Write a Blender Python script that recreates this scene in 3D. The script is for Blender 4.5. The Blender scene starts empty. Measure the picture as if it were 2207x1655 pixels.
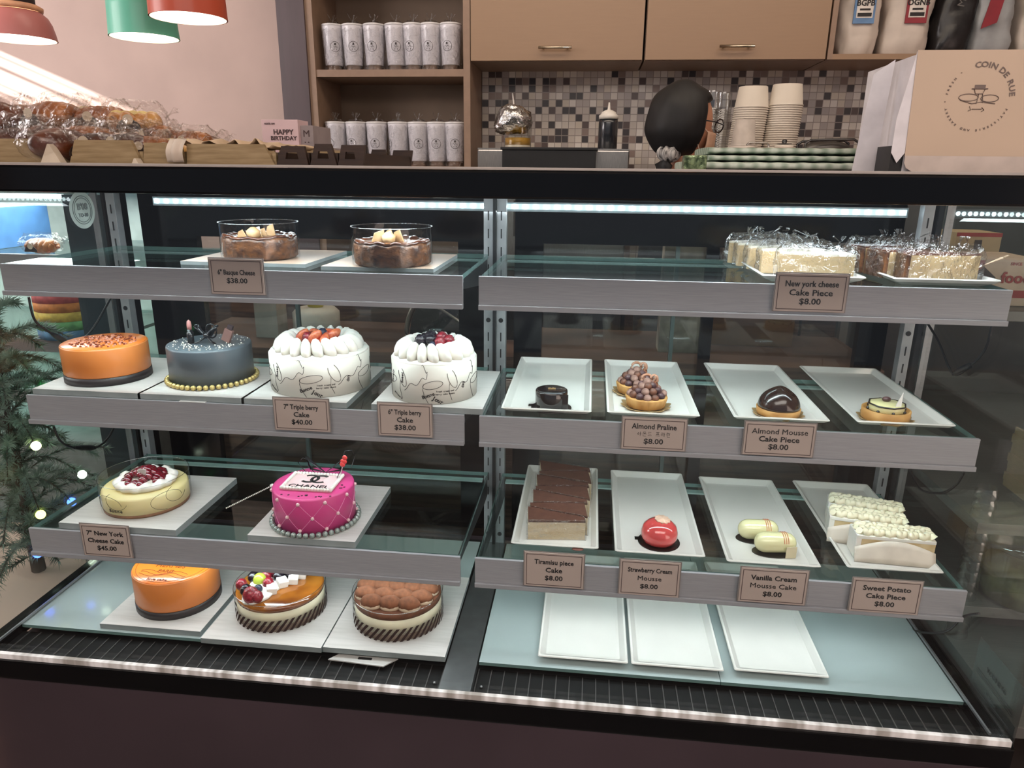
import bpy, bmesh, math, random
from mathutils import Vector, Matrix, noise as mnoise
random.seed(7)
C = bpy.context.scene.collection
SC = bpy.context.scene
PI = math.pi
# ------------------------------------------------------------------ camera
F_PX = 1533.44
YAW, PITCH, ROLL = -0.1074, 0.2920, -0.0108
CAM = Vector((0.1885, -0.9095, 1.2503))
_cy, _sy, _cp, _sp, _cr, _sr = math.cos(YAW), math.sin(YAW), math.cos(PITCH), math.sin(PITCH), math.cos(ROLL), math.sin(ROLL)
_fwd = Vector((_sy*_cp, _cy*_cp, -_sp)); _right = Vector((_cy, -_sy, 0)); _down = _fwd.cross(_right)
_r = _right*_cr + _down*_sr; _d = -_right*_sr + _down*_cr
cam = bpy.data.cameras.new('camera'); co = bpy.data.objects.new('camera', cam); C.objects.link(co)
cam.sensor_fit = 'HORIZONTAL'; cam.sensor_width = 36.0; cam.lens = F_PX/2207*36; cam.clip_start = 0.01; cam.clip_end = 50
m = Matrix.Identity(4)
for i in range(3):
    m[i][0] = _r[i]; m[i][1] = -_d[i]; m[i][2] = -_fwd[i]; m[i][3] = CAM[i]
co.matrix_world = m
SC.camera = co
def ray(u, v): return _r*((u-1103.5)/F_PX) + _d*((v-827.5)/F_PX) + _fwd
def at_z(u, v, z): r = ray(u, v); return CAM + r*((z-CAM.z)/r.z)
def at_y(u, v, y): r = ray(u, v); return CAM + r*((y-CAM.y)/r.y)
def at_x(u, v, x): r = ray(u, v); return CAM + r*((x-CAM.x)/r.x)
# ------------------------------------------------------------------ world, exposure
W = bpy.data.worlds.new('world'); SC.world = W; W.use_nodes = True
W.node_tree.nodes['Background'].inputs[0].default_value = (0.80, 0.84, 0.95, 1)
W.node_tree.nodes['Background'].inputs[1].default_value = 0.30
SC.view_settings.view_transform = 'Standard'; SC.view_settings.look = 'None'
SC.view_settings.exposure = 0.0; SC.view_settings.gamma = 1.0; SC.view_settings.use_curve_mapping = False
SC.cycles.transparent_max_bounces = 32; SC.cycles.max_bounces = 8
SC.cycles.use_denoising = True
try: SC.cycles.sample_clamp_indirect = 4.0
except Exception: pass
def area(name, loc, rot, sx, sy, power, col):
    l = bpy.data.lights.new(name, 'AREA'); l.shape = 'RECTANGLE'; l.size = sx; l.size_y = sy; l.energy = power; l.color = col
    o = bpy.data.objects.new(name, l); o.location = loc; o.rotation_euler = rot; C.objects.link(o); return o
COOL = (0.88, 0.965, 1.0); WARM = (1.0, 0.84, 0.68)
XL, XM1, XM2, XR = -0.80, -0.0101, 0.0153, 0.80
SHELF = ((0.1965, 1.0906), (0.1983, 0.8586), (0.1463, 0.6226))
BH = 0.0526; DECK = 0.4549
area('led_header_light', (0, 0.205, 1.208), (math.radians(6), 0, 0), 1.56, 0.02, 5.2, COOL)
area('led_rear_light', (0.02, 0.50, 1.172), (math.radians(-25), 0, 0), 1.5, 0.015, 1.2, COOL)
for (sy, sz), pw in zip(SHELF, (0.6, 0.65, 0.6)):
    for a, b in ((XL, XM1), (XM2, XR)):
        area('led_shelf_light', ((a+b)/2, sy+0.02, sz-0.038), (math.radians(16), 0, 0), b-a-0.06, 0.010, pw, COOL)
area('shop_ceiling_light', (0.2, -1.5, 2.55), (math.radians(20), 0, 0), 3.0, 1.4, 70, (1.0, 0.88, 0.80))
area('kitchen_ceiling_light', (0.4, 1.0, 2.55), (math.radians(25), 0, 0), 3.0, 0.7, 24, WARM)
area('wall_fill_light', (-3.0, 0.2, 2.0), (math.radians(70), 0, math.radians(-25)), 1.6, 1.0, 58, (1.0, .93, .92))  # added fill lamp without a window, brightens the left back wall
sun = bpy.data.lights.new('sun', 'SUN'); sun.energy = 24; sun.angle = math.radians(.6); sun.color = (1, .97, .93)
so = bpy.data.objects.new('sun', sun); C.objects.link(so)
so.rotation_euler = Vector((.85, .50, -.35)).to_track_quat('-Z', 'Y').to_euler()
# ------------------------------------------------------------------ materials
def lin(c):
    if isinstance(c, str): c = tuple(int(c[i:i+2], 16) for i in (0, 2, 4))
    return tuple(((x/255)/12.92 if x/255 <= .04045 else ((x/255+.055)/1.055)**2.4) for x in c)+(1,)
_mc = {}
def mat(name, col='808080', rough=.5, metal=0, var=.06, scale=30, bump=0, emit=0, coat=0, sss=0, col2=None, stretch=None, spec=.5, detail=3, bd=.002):
    if name in _mc: return _mc[name]
    M = bpy.data.materials.new(name); M.use_nodes = True; nt = M.node_tree; N = nt.nodes; L = nt.links
    b = N['Principled BSDF']; b.inputs['Roughness'].default_value = rough; b.inputs['Metallic'].default_value = metal
    b.inputs['Coat Weight'].default_value = coat; b.inputs['Coat Roughness'].default_value = .08
    b.inputs['Specular IOR Level'].default_value = spec
    if sss: b.inputs['Subsurface Weight'].default_value = sss; b.inputs['Subsurface Radius'].default_value = (.01, .006, .004); b.inputs['Subsurface Scale'].default_value = .6
    tc = N.new('ShaderNodeTexCoord'); mp = N.new('ShaderNodeMapping'); L.new(tc.outputs['Object'], mp.inputs[0])
    if stretch: mp.inputs['Scale'].default_value = stretch
    nz = N.new('ShaderNodeTexNoise'); nz.inputs['Scale'].default_value = scale; nz.inputs['Detail'].default_value = detail
    L.new(mp.outputs[0], nz.inputs['Vector'])
    c1 = lin(col); c2 = lin(col2) if col2 else tuple(max(0, x*(1-var*2)) for x in c1[:3])+(1,)
    if not col2: c1 = tuple(min(1, x*(1+var)) for x in c1[:3])+(1,)
    rp = N.new('ShaderNodeValToRGB'); rp.color_ramp.elements[0].position = .35; rp.color_ramp.elements[1].position = .65
    rp.color_ramp.elements[0].color = c2; rp.color_ramp.elements[1].color = c1
    L.new(nz.outputs['Fac'], rp.inputs[0]); L.new(rp.outputs[0], b.inputs['Base Color'])
    if bump:
        bp = N.new('ShaderNodeBump'); bp.inputs['Strength'].default_value = bump; bp.inputs['Distance'].default_value = bd
        L.new(nz.outputs['Fac'], bp.inputs['Height']); L.new(bp.outputs[0], b.inputs['Normal'])
    if emit: b.inputs['Emission Color'].default_value = lin(col); b.inputs['Emission Strength'].default_value = emit
    _mc[name] = M; return M
def glassmat(name, tint=(0.94, .985, .975), base=.03, bump=0, scale=60, rough=.02, power=5, gmul=.9, bd=.01, detail=2):
    """thin pane: passes light straight through, mirrors more at grazing angles"""
    if name in _mc: return _mc[name]
    M = bpy.data.materials.new(name); M.use_nodes = True; nt = M.node_tree; N = nt.nodes; L = nt.links
    N.remove(N['Principled BSDF']); out = N['Material Output']
    tr = N.new('ShaderNodeBsdfTransparent'); tr.inputs[0].default_value = tint+(1,)
    gl = N.new('ShaderNodeBsdfGlossy'); gl.inputs['Roughness'].default_value = rough
    lw = N.new('ShaderNodeLayerWeight'); lw.inputs['Blend'].default_value = .5
    pw = N.new('ShaderNodeMath'); pw.operation = 'POWER'; pw.inputs[1].default_value = power; L.new(lw.outputs['Facing'], pw.inputs[0])
    ma = N.new('ShaderNodeMath'); ma.operation = 'MULTIPLY_ADD'; ma.inputs[1].default_value = gmul; ma.inputs[2].default_value = base; L.new(pw.outputs[0], ma.inputs[0])
    ma.use_clamp = True
    mx = N.new('ShaderNodeMixShader'); L.new(ma.outputs[0], mx.inputs[0]); L.new(tr.outputs[0], mx.inputs[1]); L.new(gl.outputs[0], mx.inputs[2])
    L.new(mx.outputs[0], out.inputs[0])
    tc = N.new('ShaderNodeTexCoord'); nz = N.new('ShaderNodeTexNoise'); nz.inputs['Scale'].default_value = scale; nz.inputs['Detail'].default_value = detail
    L.new(tc.outputs['Object'], nz.inputs['Vector'])
    bp = N.new('ShaderNodeBump'); bp.inputs['Strength'].default_value = bump; bp.inputs['Distance'].default_value = bd
    L.new(nz.outputs['Fac'], bp.inputs['Height'])
    if bump: L.new(bp.outputs[0], gl.inputs['Normal']); L.new(bp.outputs[0], lw.inputs['Normal'])
    _mc[name] = M; return M
def node_math(nt, op, a, b=None, c=None):
    n = nt.nodes.new('ShaderNodeMath'); n.operation = op
    for i, x in enumerate((a, b, c)):
        if x is None: continue
        if isinstance(x, (int, float)): n.inputs[i].default_value = x
        else: nt.links.new(x, n.inputs[i])
    return n.outputs[0]
def mosaic_mat():
    M = bpy.data.materials.new('mosaic_tiles'); M.use_nodes = True; nt = M.node_tree; N = nt.nodes; L = nt.links; b = N['Principled BSDF']
    tc = N.new('ShaderNodeTexCoord'); sp = N.new('ShaderNodeSeparateXYZ'); L.new(tc.outputs['Object'], sp.inputs[0])
    T = 0.0285
    fx = node_math(nt, 'DIVIDE', sp.outputs[0], T); fz = node_math(nt, 'DIVIDE', sp.outputs[2], T)
    ix = node_math(nt, 'FLOOR', fx); iz = node_math(nt, 'FLOOR', fz)
    cb = N.new('ShaderNodeCombineXYZ'); L.new(ix, cb.inputs[0]); L.new(iz, cb.inputs[1])
    wn = N.new('ShaderNodeTexWhiteNoise'); L.new(cb.outputs[0], wn.inputs['Vector'])
    rp = N.new('ShaderNodeValToRGB'); rp.color_ramp.interpolation = 'CONSTANT'; e = rp.color_ramp.elements
    e[0].position = 0; e[0].color = lin('2a2224'); e[1].position = .13; e[1].color = lin('4c3c38')
    for p, c in ((.2, '7d6a62'), (.3, 'b3a9a0'), (.45, 'c4bbb2'), (.6, 'a89e98'), (.72, 'bdb2a4'), (.84, '9c938f'), (.93, 'cdc6bf')):
        x = e.new(p); x.color = lin(c)
    L.new(wn.outputs['Value'], rp.inputs[0])
    def edge(f): a = node_math(nt, 'FRACT', f); a = node_math(nt, 'SUBTRACT', a, .5); a = node_math(nt, 'ABSOLUTE', a); return node_math(nt, 'GREATER_THAN', a, .455)
    g = node_math(nt, 'MAXIMUM', edge(fx), edge(fz))
    mx = N.new('ShaderNodeMix'); mx.data_type = 'RGBA'; L.new(g, mx.inputs[0]); L.new(rp.outputs[0], mx.inputs[6]); mx.inputs[7].default_value = lin('857b75')
    L.new(mx.outputs[2], b.inputs['Base Color']); b.inputs['Roughness'].default_value = .35
    bp = N.new('ShaderNodeBump'); bp.inputs['Strength'].default_value = .4; bp.inputs['Distance'].default_value = -.002; L.new(g, bp.inputs['Height']); L.new(bp.outputs[0], b.inputs['Normal'])
    return M
def stripes_film(name, zmax, n, k):
    """clear cake collar printed with slanting dark stripes along its lower part"""
    M = glassmat(name, (0.97, .98, .97), .04, rough=.05); nt = M.node_tree; N = nt.nodes; L = nt.links
    tc = N.new('ShaderNodeTexCoord'); sp = N.new('ShaderNodeSeparateXYZ'); L.new(tc.outputs['Object'], sp.inputs[0])
    an = node_math(nt, 'ARCTAN2', sp.outputs[1], sp.outputs[0])
    nz = N.new('ShaderNodeTexNoise'); nz.inputs['Scale'].default_value = 45; L.new(tc.outputs['Object'], nz.inputs['Vector'])
    t = node_math(nt, 'ADD', node_math(nt, 'MULTIPLY', an, n), node_math(nt, 'MULTIPLY', sp.outputs[2], k))
    t = node_math(nt, 'ADD', t, node_math(nt, 'MULTIPLY', nz.outputs['Fac'], 1.8))
    s = node_math(nt, 'GREATER_THAN', node_math(nt, 'SINE', t), 0.0)
    zl = node_math(nt, 'LESS_THAN', sp.outputs[2], zmax)
    f = node_math(nt, 'MULTIPLY', s, zl)
    df = N.new('ShaderNodeBsdfDiffuse'); df.inputs[0].default_value = lin('3a2c2a')
    old = [l for l in L if l.to_node.type == 'OUTPUT_MATERIAL'][0]; src = old.from_socket
    mx = N.new('ShaderNodeMixShader'); L.new(f, mx.inputs[0]); L.new(src, mx.inputs[1]); L.new(df.outputs[0], mx.inputs[2])
    L.new(mx.outputs[0], N['Material Output'].inputs[0]); return M
# ------------------------------------------------------------------ mesh building
class MB:
    def __init__(s): s.v = []; s.f = []; s.m = []; s.sm = []; s.mi = 0; s.smooth = False
    def add(s, vs, fs, sm=None):
        o = len(s.v); s.v += [tuple(v) for v in vs]
        for f in fs: s.f.append(tuple(o+i for i in f)); s.m.append(s.mi); s.sm.append(s.smooth if sm is None else sm)
        return s
    def box(s, x0, x1, y0, y1, z0, z1, ch=0, rz=0, c=None):
        if ch:
            bm = bmesh.new(); bmesh.ops.create_cube(bm, size=1)
            for v in bm.verts: v.co = Vector(((x0+x1)/2+v.co.x*(x1-x0), (y0+y1)/2+v.co.y*(y1-y0), (z0+z1)/2+v.co.z*(z1-z0)))
            bmesh.ops.bevel(bm, geom=bm.edges[:], offset=ch, segments=2, affect='EDGES', profile=.7)
            bm.verts.index_update(); vs = [v.co.copy() for v in bm.verts]; fs = [[v.index for v in f.verts] for f in bm.faces]; bm.free()
        else:
            vs = [Vector((x, y, z)) for z in (z0, z1) for x, y in ((x0, y0), (x1, y0), (x1, y1), (x0, y1))]
            fs = [(3, 2, 1, 0), (4, 5, 6, 7), (0, 1, 5, 4), (1, 2, 6, 5), (2, 3, 7, 6), (3, 0, 4, 7)]
        if rz:
            c = Vector(c or ((x0+x1)/2, (y0+y1)/2, 0)); R = Matrix.Rotation(rz, 3, 'Z')
            vs = [R @ (v-c)+c for v in vs]
        return s.add(vs, fs)
    def lathe(s, prof, n=48, cx=0, cy=0, cz=0, fn=None, sx=1, sy=1, cap=True):
        vs = []; fs = []
        for i, (r, z) in enumerate(prof):
            for k in range(n):
                a = 2*PI*k/n; rr = r; zz = z
                if fn: rr, zz = fn(r, z, a)
                vs.append((cx+rr*math.cos(a)*sx, cy+rr*math.sin(a)*sy, cz+zz))
        for i in range(len(prof)-1):
            for k in range(n): j = (k+1) % n; fs.append((i*n+k, i*n+j, (i+1)*n+j, (i+1)*n+k))
        s.add(vs, fs, True)
        if cap:
            o = len(s.v)-len(vs)
            if prof[0][0] > 1e-6: s.f.append(tuple(o+k for k in range(n))[::-1]); s.m.append(s.mi); s.sm.append(False)
            if prof[-1][0] > 1e-6: s.f.append(tuple(o+(len(prof)-1)*n+k for k in range(n))); s.m.append(s.mi); s.sm.append(False)
        return s
    def sph(s, c, r, n=16, m=10, sc=(1, 1, 1), R=None, fn=None):
        vs = []; fs = []; c = Vector(c)
        for i in range(m+1):
            t = PI*i/m
            for k in range(n):
                a = 2*PI*k/n; p = Vector((math.sin(t)*math.cos(a), math.sin(t)*math.sin(a), math.cos(t)))
                q = Vector((p.x*sc[0], p.y*sc[1], p.z*sc[2]))*r
                if fn: q = fn(q, p)
                if R: q = R @ q
                vs.append(c+q)
        for i in range(m):
            for k in range(n): j = (k+1) % n; fs.append((i*n+k, (i+1)*n+k, (i+1)*n+j, i*n+j))
        return s.add(vs, fs, True)
    def tube(s, pts, r, n=8, closed=False, flat=1):
        pts = [Vector(p) for p in pts]; N = len(pts); vs = []; fs = []; up = Vector((0, 0, 1))
        for i, p in enumerate(pts):
            a = pts[(i-1) % N] if (closed or i > 0) else p; b = pts[(i+1) % N] if (closed or i < N-1) else p
            d = (b-a).normalized() if (b-a).length > 1e-9 else Vector((0, 0, 1))
            u = d.cross(up)
            if u.length < .05: u = d.cross(Vector((1, 0, 0)))
            u.normalize(); w = u.cross(d); rr = r[i] if isinstance(r, (list, tuple)) else r
            for k in range(n): t = 2*PI*k/n; vs.append(p+u*math.cos(t)*rr+w*math.sin(t)*rr*flat)
        for i in range(N if closed else N-1):
            j = (i+1) % N
            for k in range(n): l = (k+1) % n; fs.append((i*n+k, i*n+l, j*n+l, j*n+k))
        s.add(vs, fs, True)
        if not closed:
            o = len(s.v)-len(vs); s.f += [tuple(o+k for k in range(n)), tuple(o+(N-1)*n+k for k in range(n))[::-1]]; s.m += [s.mi]*2; s.sm += [False]*2
        return s
    def prism(s, poly, z0, z1, M=None):
        n = len(poly); vs = [Vector((x, y, z0)) for x, y in poly]+[Vector((x, y, z1)) for x, y in poly]
        if M: vs = [M @ v for v in vs]
        return s.add(vs, [tuple(range(n))[::-1], tuple(range(n, 2*n))]+[(i, (i+1) % n, n+(i+1) % n, n+i) for i in range(n)], False)
    def grid(s, P, nx, ny):
        return s.add([P(i/nx, j/ny) for j in range(ny+1) for i in range(nx+1)],
                     [(j*(nx+1)+i, j*(nx+1)+i+1, (j+1)*(nx+1)+i+1, (j+1)*(nx+1)+i) for j in range(ny) for i in range(nx)], True)
    def text(s, txt, size, M, bold=0, depth=.0003, align='CENTER', sx=1.0, shear=0, space=1):
        cu = bpy.data.curves.new('t', 'FONT'); cu.body = txt; cu.size = size; cu.align_x = align; cu.align_y = 'CENTER'
        cu.offset = (0 if 'M' in txt else bold)*size; cu.extrude = depth; cu.resolution_u = 2; cu.shear = shear; cu.space_character = space
        o = bpy.data.objects.new('t', cu); C.objects.link(o); bpy.context.view_layer.update()
        me = bpy.data.meshes.new_from_object(o.evaluated_get(bpy.context.evaluated_depsgraph_get()))
        vs = [M @ Vector((v.co.x*sx, v.co.y, v.co.z)) for v in me.vertices]; fs = [tuple(p.vertices) for p in me.polygons]
        s.add(vs, fs, False); bpy.data.objects.remove(o); bpy.data.curves.remove(cu); bpy.data.meshes.remove(me); return s
    def build(s, name, mats, parent=None, loc=None, solid=0, sub=0):
        me = bpy.data.meshes.new(name); me.from_pydata(s.v, [], s.f)
        if not isinstance(mats, (list, tuple)): mats = [mats]
        for mm in mats: me.materials.append(mm)
        me.polygons.foreach_set('material_index', s.m); me.polygons.foreach_set('use_smooth', s.sm); me.update()
        o = bpy.data.objects.new(name, me); C.objects.link(o)
        if parent: o.parent = parent
        if loc: o.location = loc
        if solid: md = o.modifiers.new('solid', 'SOLIDIFY'); md.thickness = solid
        if sub: md = o.modifiers.new('sub', 'SUBSURF'); md.levels = sub; md.render_levels = sub
        return o
def tag(o, label, cat, group=None, kind=None):
    o['label'] = label; o['category'] = cat
    if group: o['group'] = group
    if kind: o['kind'] = kind
    return o
def thing(name, label, cat, loc=(0, 0, 0), rz=0, group=None):
    o = bpy.data.objects.new(name, None); o.empty_display_size = .05; C.objects.link(o); o.location = loc; o.rotation_euler = (0, 0, rz)
    return tag(o, label, cat, group)
def struct(o, label=None): o['kind'] = 'structure'; return o
def dup(root, loc, rz=None, label=None, group=None, scale=None):
    r = root.copy(); C.objects.link(r); r.location = loc
    if rz is not None: r.rotation_euler = (0, 0, rz)
    if label: r['label'] = label
    if group: r['group'] = group
    if scale: r.scale = scale if not isinstance(scale, (int, float)) else (scale,)*3
    for ch in root.children:
        c = ch.copy(); C.objects.link(c); c.parent = r
        for g in ch.children: d = g.copy(); C.objects.link(d); d.parent = c
    return r
def T(x, y, z, rx=0, ry=0, rz=0): return Matrix.Translation((x, y, z)) @ Matrix.Rotation(rz, 4, 'Z') @ Matrix.Rotation(ry, 4, 'Y') @ Matrix.Rotation(rx, 4, 'X')
FRONT = Matrix.Rotation(math.radians(90), 4, 'X')   # text plane facing -y
def nz(p, s=1): return mnoise.noise(Vector(p)*s)
# shared materials
BLACK = mat('gloss_black_trim', '040406', .12, coat=0, var=.1, spec=.35)
BLACKM = mat('matt_black_metal', '101113', .45, var=.15)
ALU = mat('brushed_aluminium', 'a9a9ab', .42, .85, var=.05, scale=60, stretch=(1, 30, 30))
RAIL = mat('price_rail_aluminium', 'a6a4a8', .45, .25, var=.04, scale=40, stretch=(.6, 20, 20))
STEEL = mat('brushed_steel', 'b0aca6', .28, 1, var=.08, scale=40, stretch=(20, 1, 1))
POST = mat('zinc_post', 'a8aaac', .45, .6, var=.06)
GLASS = glassmat('clear_glass_pane')
SGLASS = glassmat('shelf_glass', (.90, .965, .95), .05, rough=.015)
GEDGE = mat('green_glass_edge', '6f8c88', .2, var=.05, spec=.8)
FILM = glassmat('clear_film_collar', (.97, .98, .98), .05, bump=.3, scale=18, rough=.05)
WRAP = glassmat('crinkled_cellophane', (.96, .96, .965), .05, bump=1.0, scale=55, rough=.12, power=1.6, gmul=.55, bd=.03, detail=4)
WHITE = mat('white_porcelain', 'dfdcd6', .16, var=.01, coat=.4)
BOARD = mat('white_cake_board', 'cbc6c2', .4, var=.04, scale=14, stretch=(1, 12, 1))
BOARDG = mat('board_grey_edge', '8f9696', .5)
CREAM = mat('whipped_cream', 'ece8e0', .5, var=.02, sss=.15, scale=80, bump=.1)
INK = mat('black_ink', '1c1718', .6, var=.05)
TAGP = mat('tag_card', 'b7a49b', .6, var=.03, scale=9)
# ================================================================== THE ROOM
PLASTER = mat('pink_plaster_wall', 'b8a198', .7, var=.03, scale=4, bump=.05)
DARKPANEL = mat('dark_brown_panel', '4a3c40', .45, var=.05, scale=8, stretch=(6, 6, .6))
LAM = mat('beige_laminate', '94785f', .42, var=.012, scale=10, stretch=(1, 1, 12))
LAME = mat('beige_laminate_edge', '8c7361', .45, var=.04)
LAMD = mat('brown_cabinet_interior', '74604f', .6, var=.05, scale=6)
WOODD = mat('dark_streaked_wood_front', '6a5246', .5, col2='40312b', scale=6, stretch=(1, 1, 14))
struct(MB().box(-4, 3.2, -4, 2.4, -.05, 0).build('floor', mat('dark_tile_floor', '5a5350', .35, var=.08, scale=6)))
struct(MB().box(-4, 3.2, -4, 2.4, 2.62, 2.7).build('ceiling', mat('white_ceiling', 'd8d2c8', .8, var=.02)))
struct(MB().box(-4, -1.04, 2.3, 2.4, 0, 2.62).box(-1.04, 3.2, 2.32, 2.4, 0, 2.62).build('wall_back', PLASTER))
struct(MB().box(3.2, 3.3, -4, 2.4, 0, 2.62).build('wall_right', PLASTER))
struct(MB().box(-4.1, -4, -4, 2.4, 0, 2.16).box(-4.1, -4, -4, 2.4, 2.40, 2.62).box(-4.1, -4, -4, .98, 2.16, 2.40).box(-4.1, -4, 1.8, 2.4, 2.16, 2.40).build('wall_left', PLASTER))
q = MB()  # unseen slats and opening added to shape sun streaks on the back wall
for k, (z, dz) in enumerate(((2.19, .010), (2.23, .005), (2.30, .016), (2.355, .006))): q.box(-4.06, -4.04, .98, 1.8, z, z+dz, rz=.0)
struct(q.build('sun_streak_slats', mat('white_streak_slats', 'd8d4cc', .6)))
struct(MB().box(-1.048, -.938, 1.99, 2.3, 0, 2.62).build('trim_1', DARKPANEL))
ms = MB().box(0, 2.5, 0, .02, 0, .80).build('wall_backsplash', mosaic_mat(), loc=(-.299, 2.30, .88)); struct(ms)
# ------------------------------------------------------------------ tall open shelf with tumblers
t = thing('open_shelf_unit', 'tall beige and brown open shelf holding two rows of wrapped tumblers', 'shelf', (-.6185, 2.0, 0))
x0, x1 = -.3195, .3195
MB().box(x0, x0+.028, 0, .29, 0, 2.62).build('side_panel', LAME, t)
MB().box(x1-.026, x1, 0, .29, 0, 2.62).build('side_panel', LAME, t)
MB().box(x0+.028, x1-.026, .28, .298, 0, 2.62).build('back_panel', LAMD, t)
for z in (.75, 1.262, 1.618, 1.98): MB().box(x0+.028, x1-.026, .004, .28, z-.026, z).build('shelf_board', LAME, t)
# ------------------------------------------------------------------ upper cabinets
def xs(u, y=2.0, v=60): return at_y(u, v, y).x
cabx = [(-.298, xs(1390)-.002), (xs(1393), xs(1788))]
HAND = mat('satin_steel_handle', 'c9bda8', .25, 1)
for i, (a, b) in enumerate(cabx):
    t = thing('wall_cabinet', ['beige wall cupboard next to the tumbler shelf, bar handle at its lower edge', 'beige wall cupboard above the person and the paper bowls'][i], 'cabinet', ((a+b)/2, 2.0, 1.645), group='beige wall cupboards')
    w = (b-a)/2
    MB().box(-w, w, .02, .30, 0, .6).build('body', LAME, t)
    d = MB().box(-w+.002, w-.002, 0, .019, .002, .6).build('door', LAM, t)
    hu = (1196, 1588)[i]; hx = xs(hu, 1.97, 108)-(a+b)/2
    MB().tube([(hx-.062, -.03, .042), (hx+.062, -.03, .042)], .005).tube([(hx-.045, 0, .042), (hx-.045, -.03, .042)], .004).tube([(hx+.045, 0, .042), (hx+.045, -.03, .042)], .004).build('handle', HAND, d)
a = xs(1791)
t = thing('open_wall_cabinet', 'open beige wall cupboard full of flour bags', 'cabinet', (a, 2.0, 1.645))
MB().box(0, .018, 0, .30, 0, .6).build('side_panel', LAME, t)
MB().box(.018, 1.1, 0, .30, 0, .018).build('bottom_panel', LAM, t)
MB().box(.018, 1.1, .285, .30, .018, .6).build('back_panel', LAMD, t)
# flour bags standing in it
def bag_mesh(w, d, h, seed, lean=0):
    def P(u, v):
        a = u*2*PI; e = .55
        ca, sa = math.cos(a), math.sin(a)
        x = w/2*math.copysign(abs(ca)**e, ca); y = d/2*math.copysign(abs(sa)**e, sa)
        k = 1-.12*(max(0, .12-v)/.12)**2-.25*max(0, v-.75)
        n = mnoise.noise(Vector((ca*1.5+seed, sa*1.5, v*5)))*.012+mnoise.noise(Vector((ca*5+seed, sa*5, v*14)))*.005
        return (x*k+ca*n+lean*v, y*k+sa*n, v*h)
    mb = MB(); mb.grid(P, 40, 26); mb.add([(0, 0, .001)]+[P(i/40, 0) for i in range(40)], [(0, (i+1) % 40+1, i+1) for i in range(40)])
    return mb
PAPER = mat('white_paper_sack', 'c9bdb3', .65, var=.05, scale=16, bump=.25, bd=.006)
GREYBAG = mat('grey_plastic_sack', '9a9c9e', .4, var=.1, scale=14, bump=.4, bd=.006)
BLKBAG = mat('black_foil_sack', '19181a', .35, var=.2, scale=16, bump=.5, bd=.006)
BLUE = mat('label_blue', '5c7fa8', .5); RED = mat('label_dark_red', '8a2430', .5); LBL = mat('label_cream', 'd6cfc8', .5)
def sack(u0, u1, vb, h, m, label, lab=None, seed=0, lean=0, lu=None, yy=2.12):
    p0 = at_y(u0, vb, 2.02); p1 = at_y(u1, vb, 2.02); w = (p1.x-p0.x)*.93
    t = thing('flour_sack', label, 'sack', ((p0.x+p1.x)/2, yy, 1.664), group='sacks in the open cupboard')
    bag_mesh(w, .19, h, seed, lean).build('bag', m, t)
    if lab:
        col, rows, tx = lab; lx = (lu or 0)
        f = MB().box(lx-.036, lx+.036, -.108, -.102, .10, .30).build('label', col, t)
        MB().box(lx-.028, lx+.028, -.1095, -.108, .118, .29).build('label_panel', LBL, f)
        q = MB()
        q.text(tx, .026, T(lx, -.1105, .165) @ FRONT, .03)
        q.box(lx-.024, lx+.024, -.1105, -.1095, .122, .134).box(lx-.018, lx+.018, -.1105, -.1095, .142, .148)
        q.tube([(lx+.018*math.cos(i/24*2*PI), -.1100, .215+.018*math.sin(i/24*2*PI)) for i in range(24)], .0012, 5, closed=True)
        q.tube([(lx, -.1100, .206), (lx+.002, -.1100, .216), (lx-.001, -.1100, .224)], [.005, .004, .002], 6)
        q.build('label_print', rows, f)
    return t
sack(1803, 1897, 115, .36, PAPER, 'white paper sack with a blue framed label, leftmost in the open cupboard', (BLUE, INK, 'BGPB'), 1, lu=.0)
sack(1899, 2008, 116, .37, PAPER, 'white paper sack with a dark red framed label', (RED, INK, 'OGNB'), 4, lu=.012)
b = sack(2004, 2098, 112, .38, BLKBAG, 'black foil sack leaning right between white sacks', None, 9, lean=.03)
MB().text('Magic', .035, T(.01, -.104, .19, 0, 0, 0) @ FRONT @ Matrix.Rotation(math.radians(80), 4, 'Z'), .0).build('lettering', mat('grey_print', '5d5a58', .5), b)
b = sack(2096, 2190, 110, .38, GREYBAG, 'grey plastic sack with a dark red printed corner', None, 14, lean=-.02)
MB().prism([(-.06, .08), (-.01, .10), (.02, .3), (-.02, .3)], 0, .003, T(0, -.100, 0) @ FRONT).build('red_print', RED, b)
sack(2192, 2290, 108, .36, PAPER, 'brownish crumpled sack at the right edge of the cupboard', None, 20)
# ------------------------------------------------------------------ steel kitchen units
t = thing('steel_counter_unit', 'brushed steel kitchen unit holding the foil covered jar and squeeze bottle', 'kitchen unit', (.047, 1.6, 0))
MB().box(-.255, .255, 0, .68, .0, 1.316, .004).build('body', STEEL, t)
MB().box(-.255, .255, .003, .68, 1.3165, 1.3215).build('top_sheet', STEEL, t)
pl = MB().box(-.13, .20, -.003, -.0005, 1.03, 1.15).build('front_panel', mat('dark_grey_panel', '35332f', .4), t)
MB().text('lotan', .055, T(-.02, -.0035, 1.105) @ FRONT, .02).build('lettering', mat('pale_print', '9aa0a0', .5), pl)
q = MB().box(-.152, .152, -.10, 0, 0, .062, .004).box(-.157, .157, -.105, -.0, .057, .066, .002).build('black_tray', BLACKM, loc=(.04, 1.6, 1.256)); q.name = 'black_drip_tray'
tag(q, 'black ribbed tray mounted on the steel unit below the foil jar', 'tray')
t = thing('back_counter', 'low back counter with dark streaked wooden fronts behind the display case', 'counter', (.6, 1.66, 0))
for k in range(3): MB().box(-.28+k*.62, -.28+k*.62+.61, 0, .02, .08, .84).build('front_panel', WOODD, t)
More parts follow.
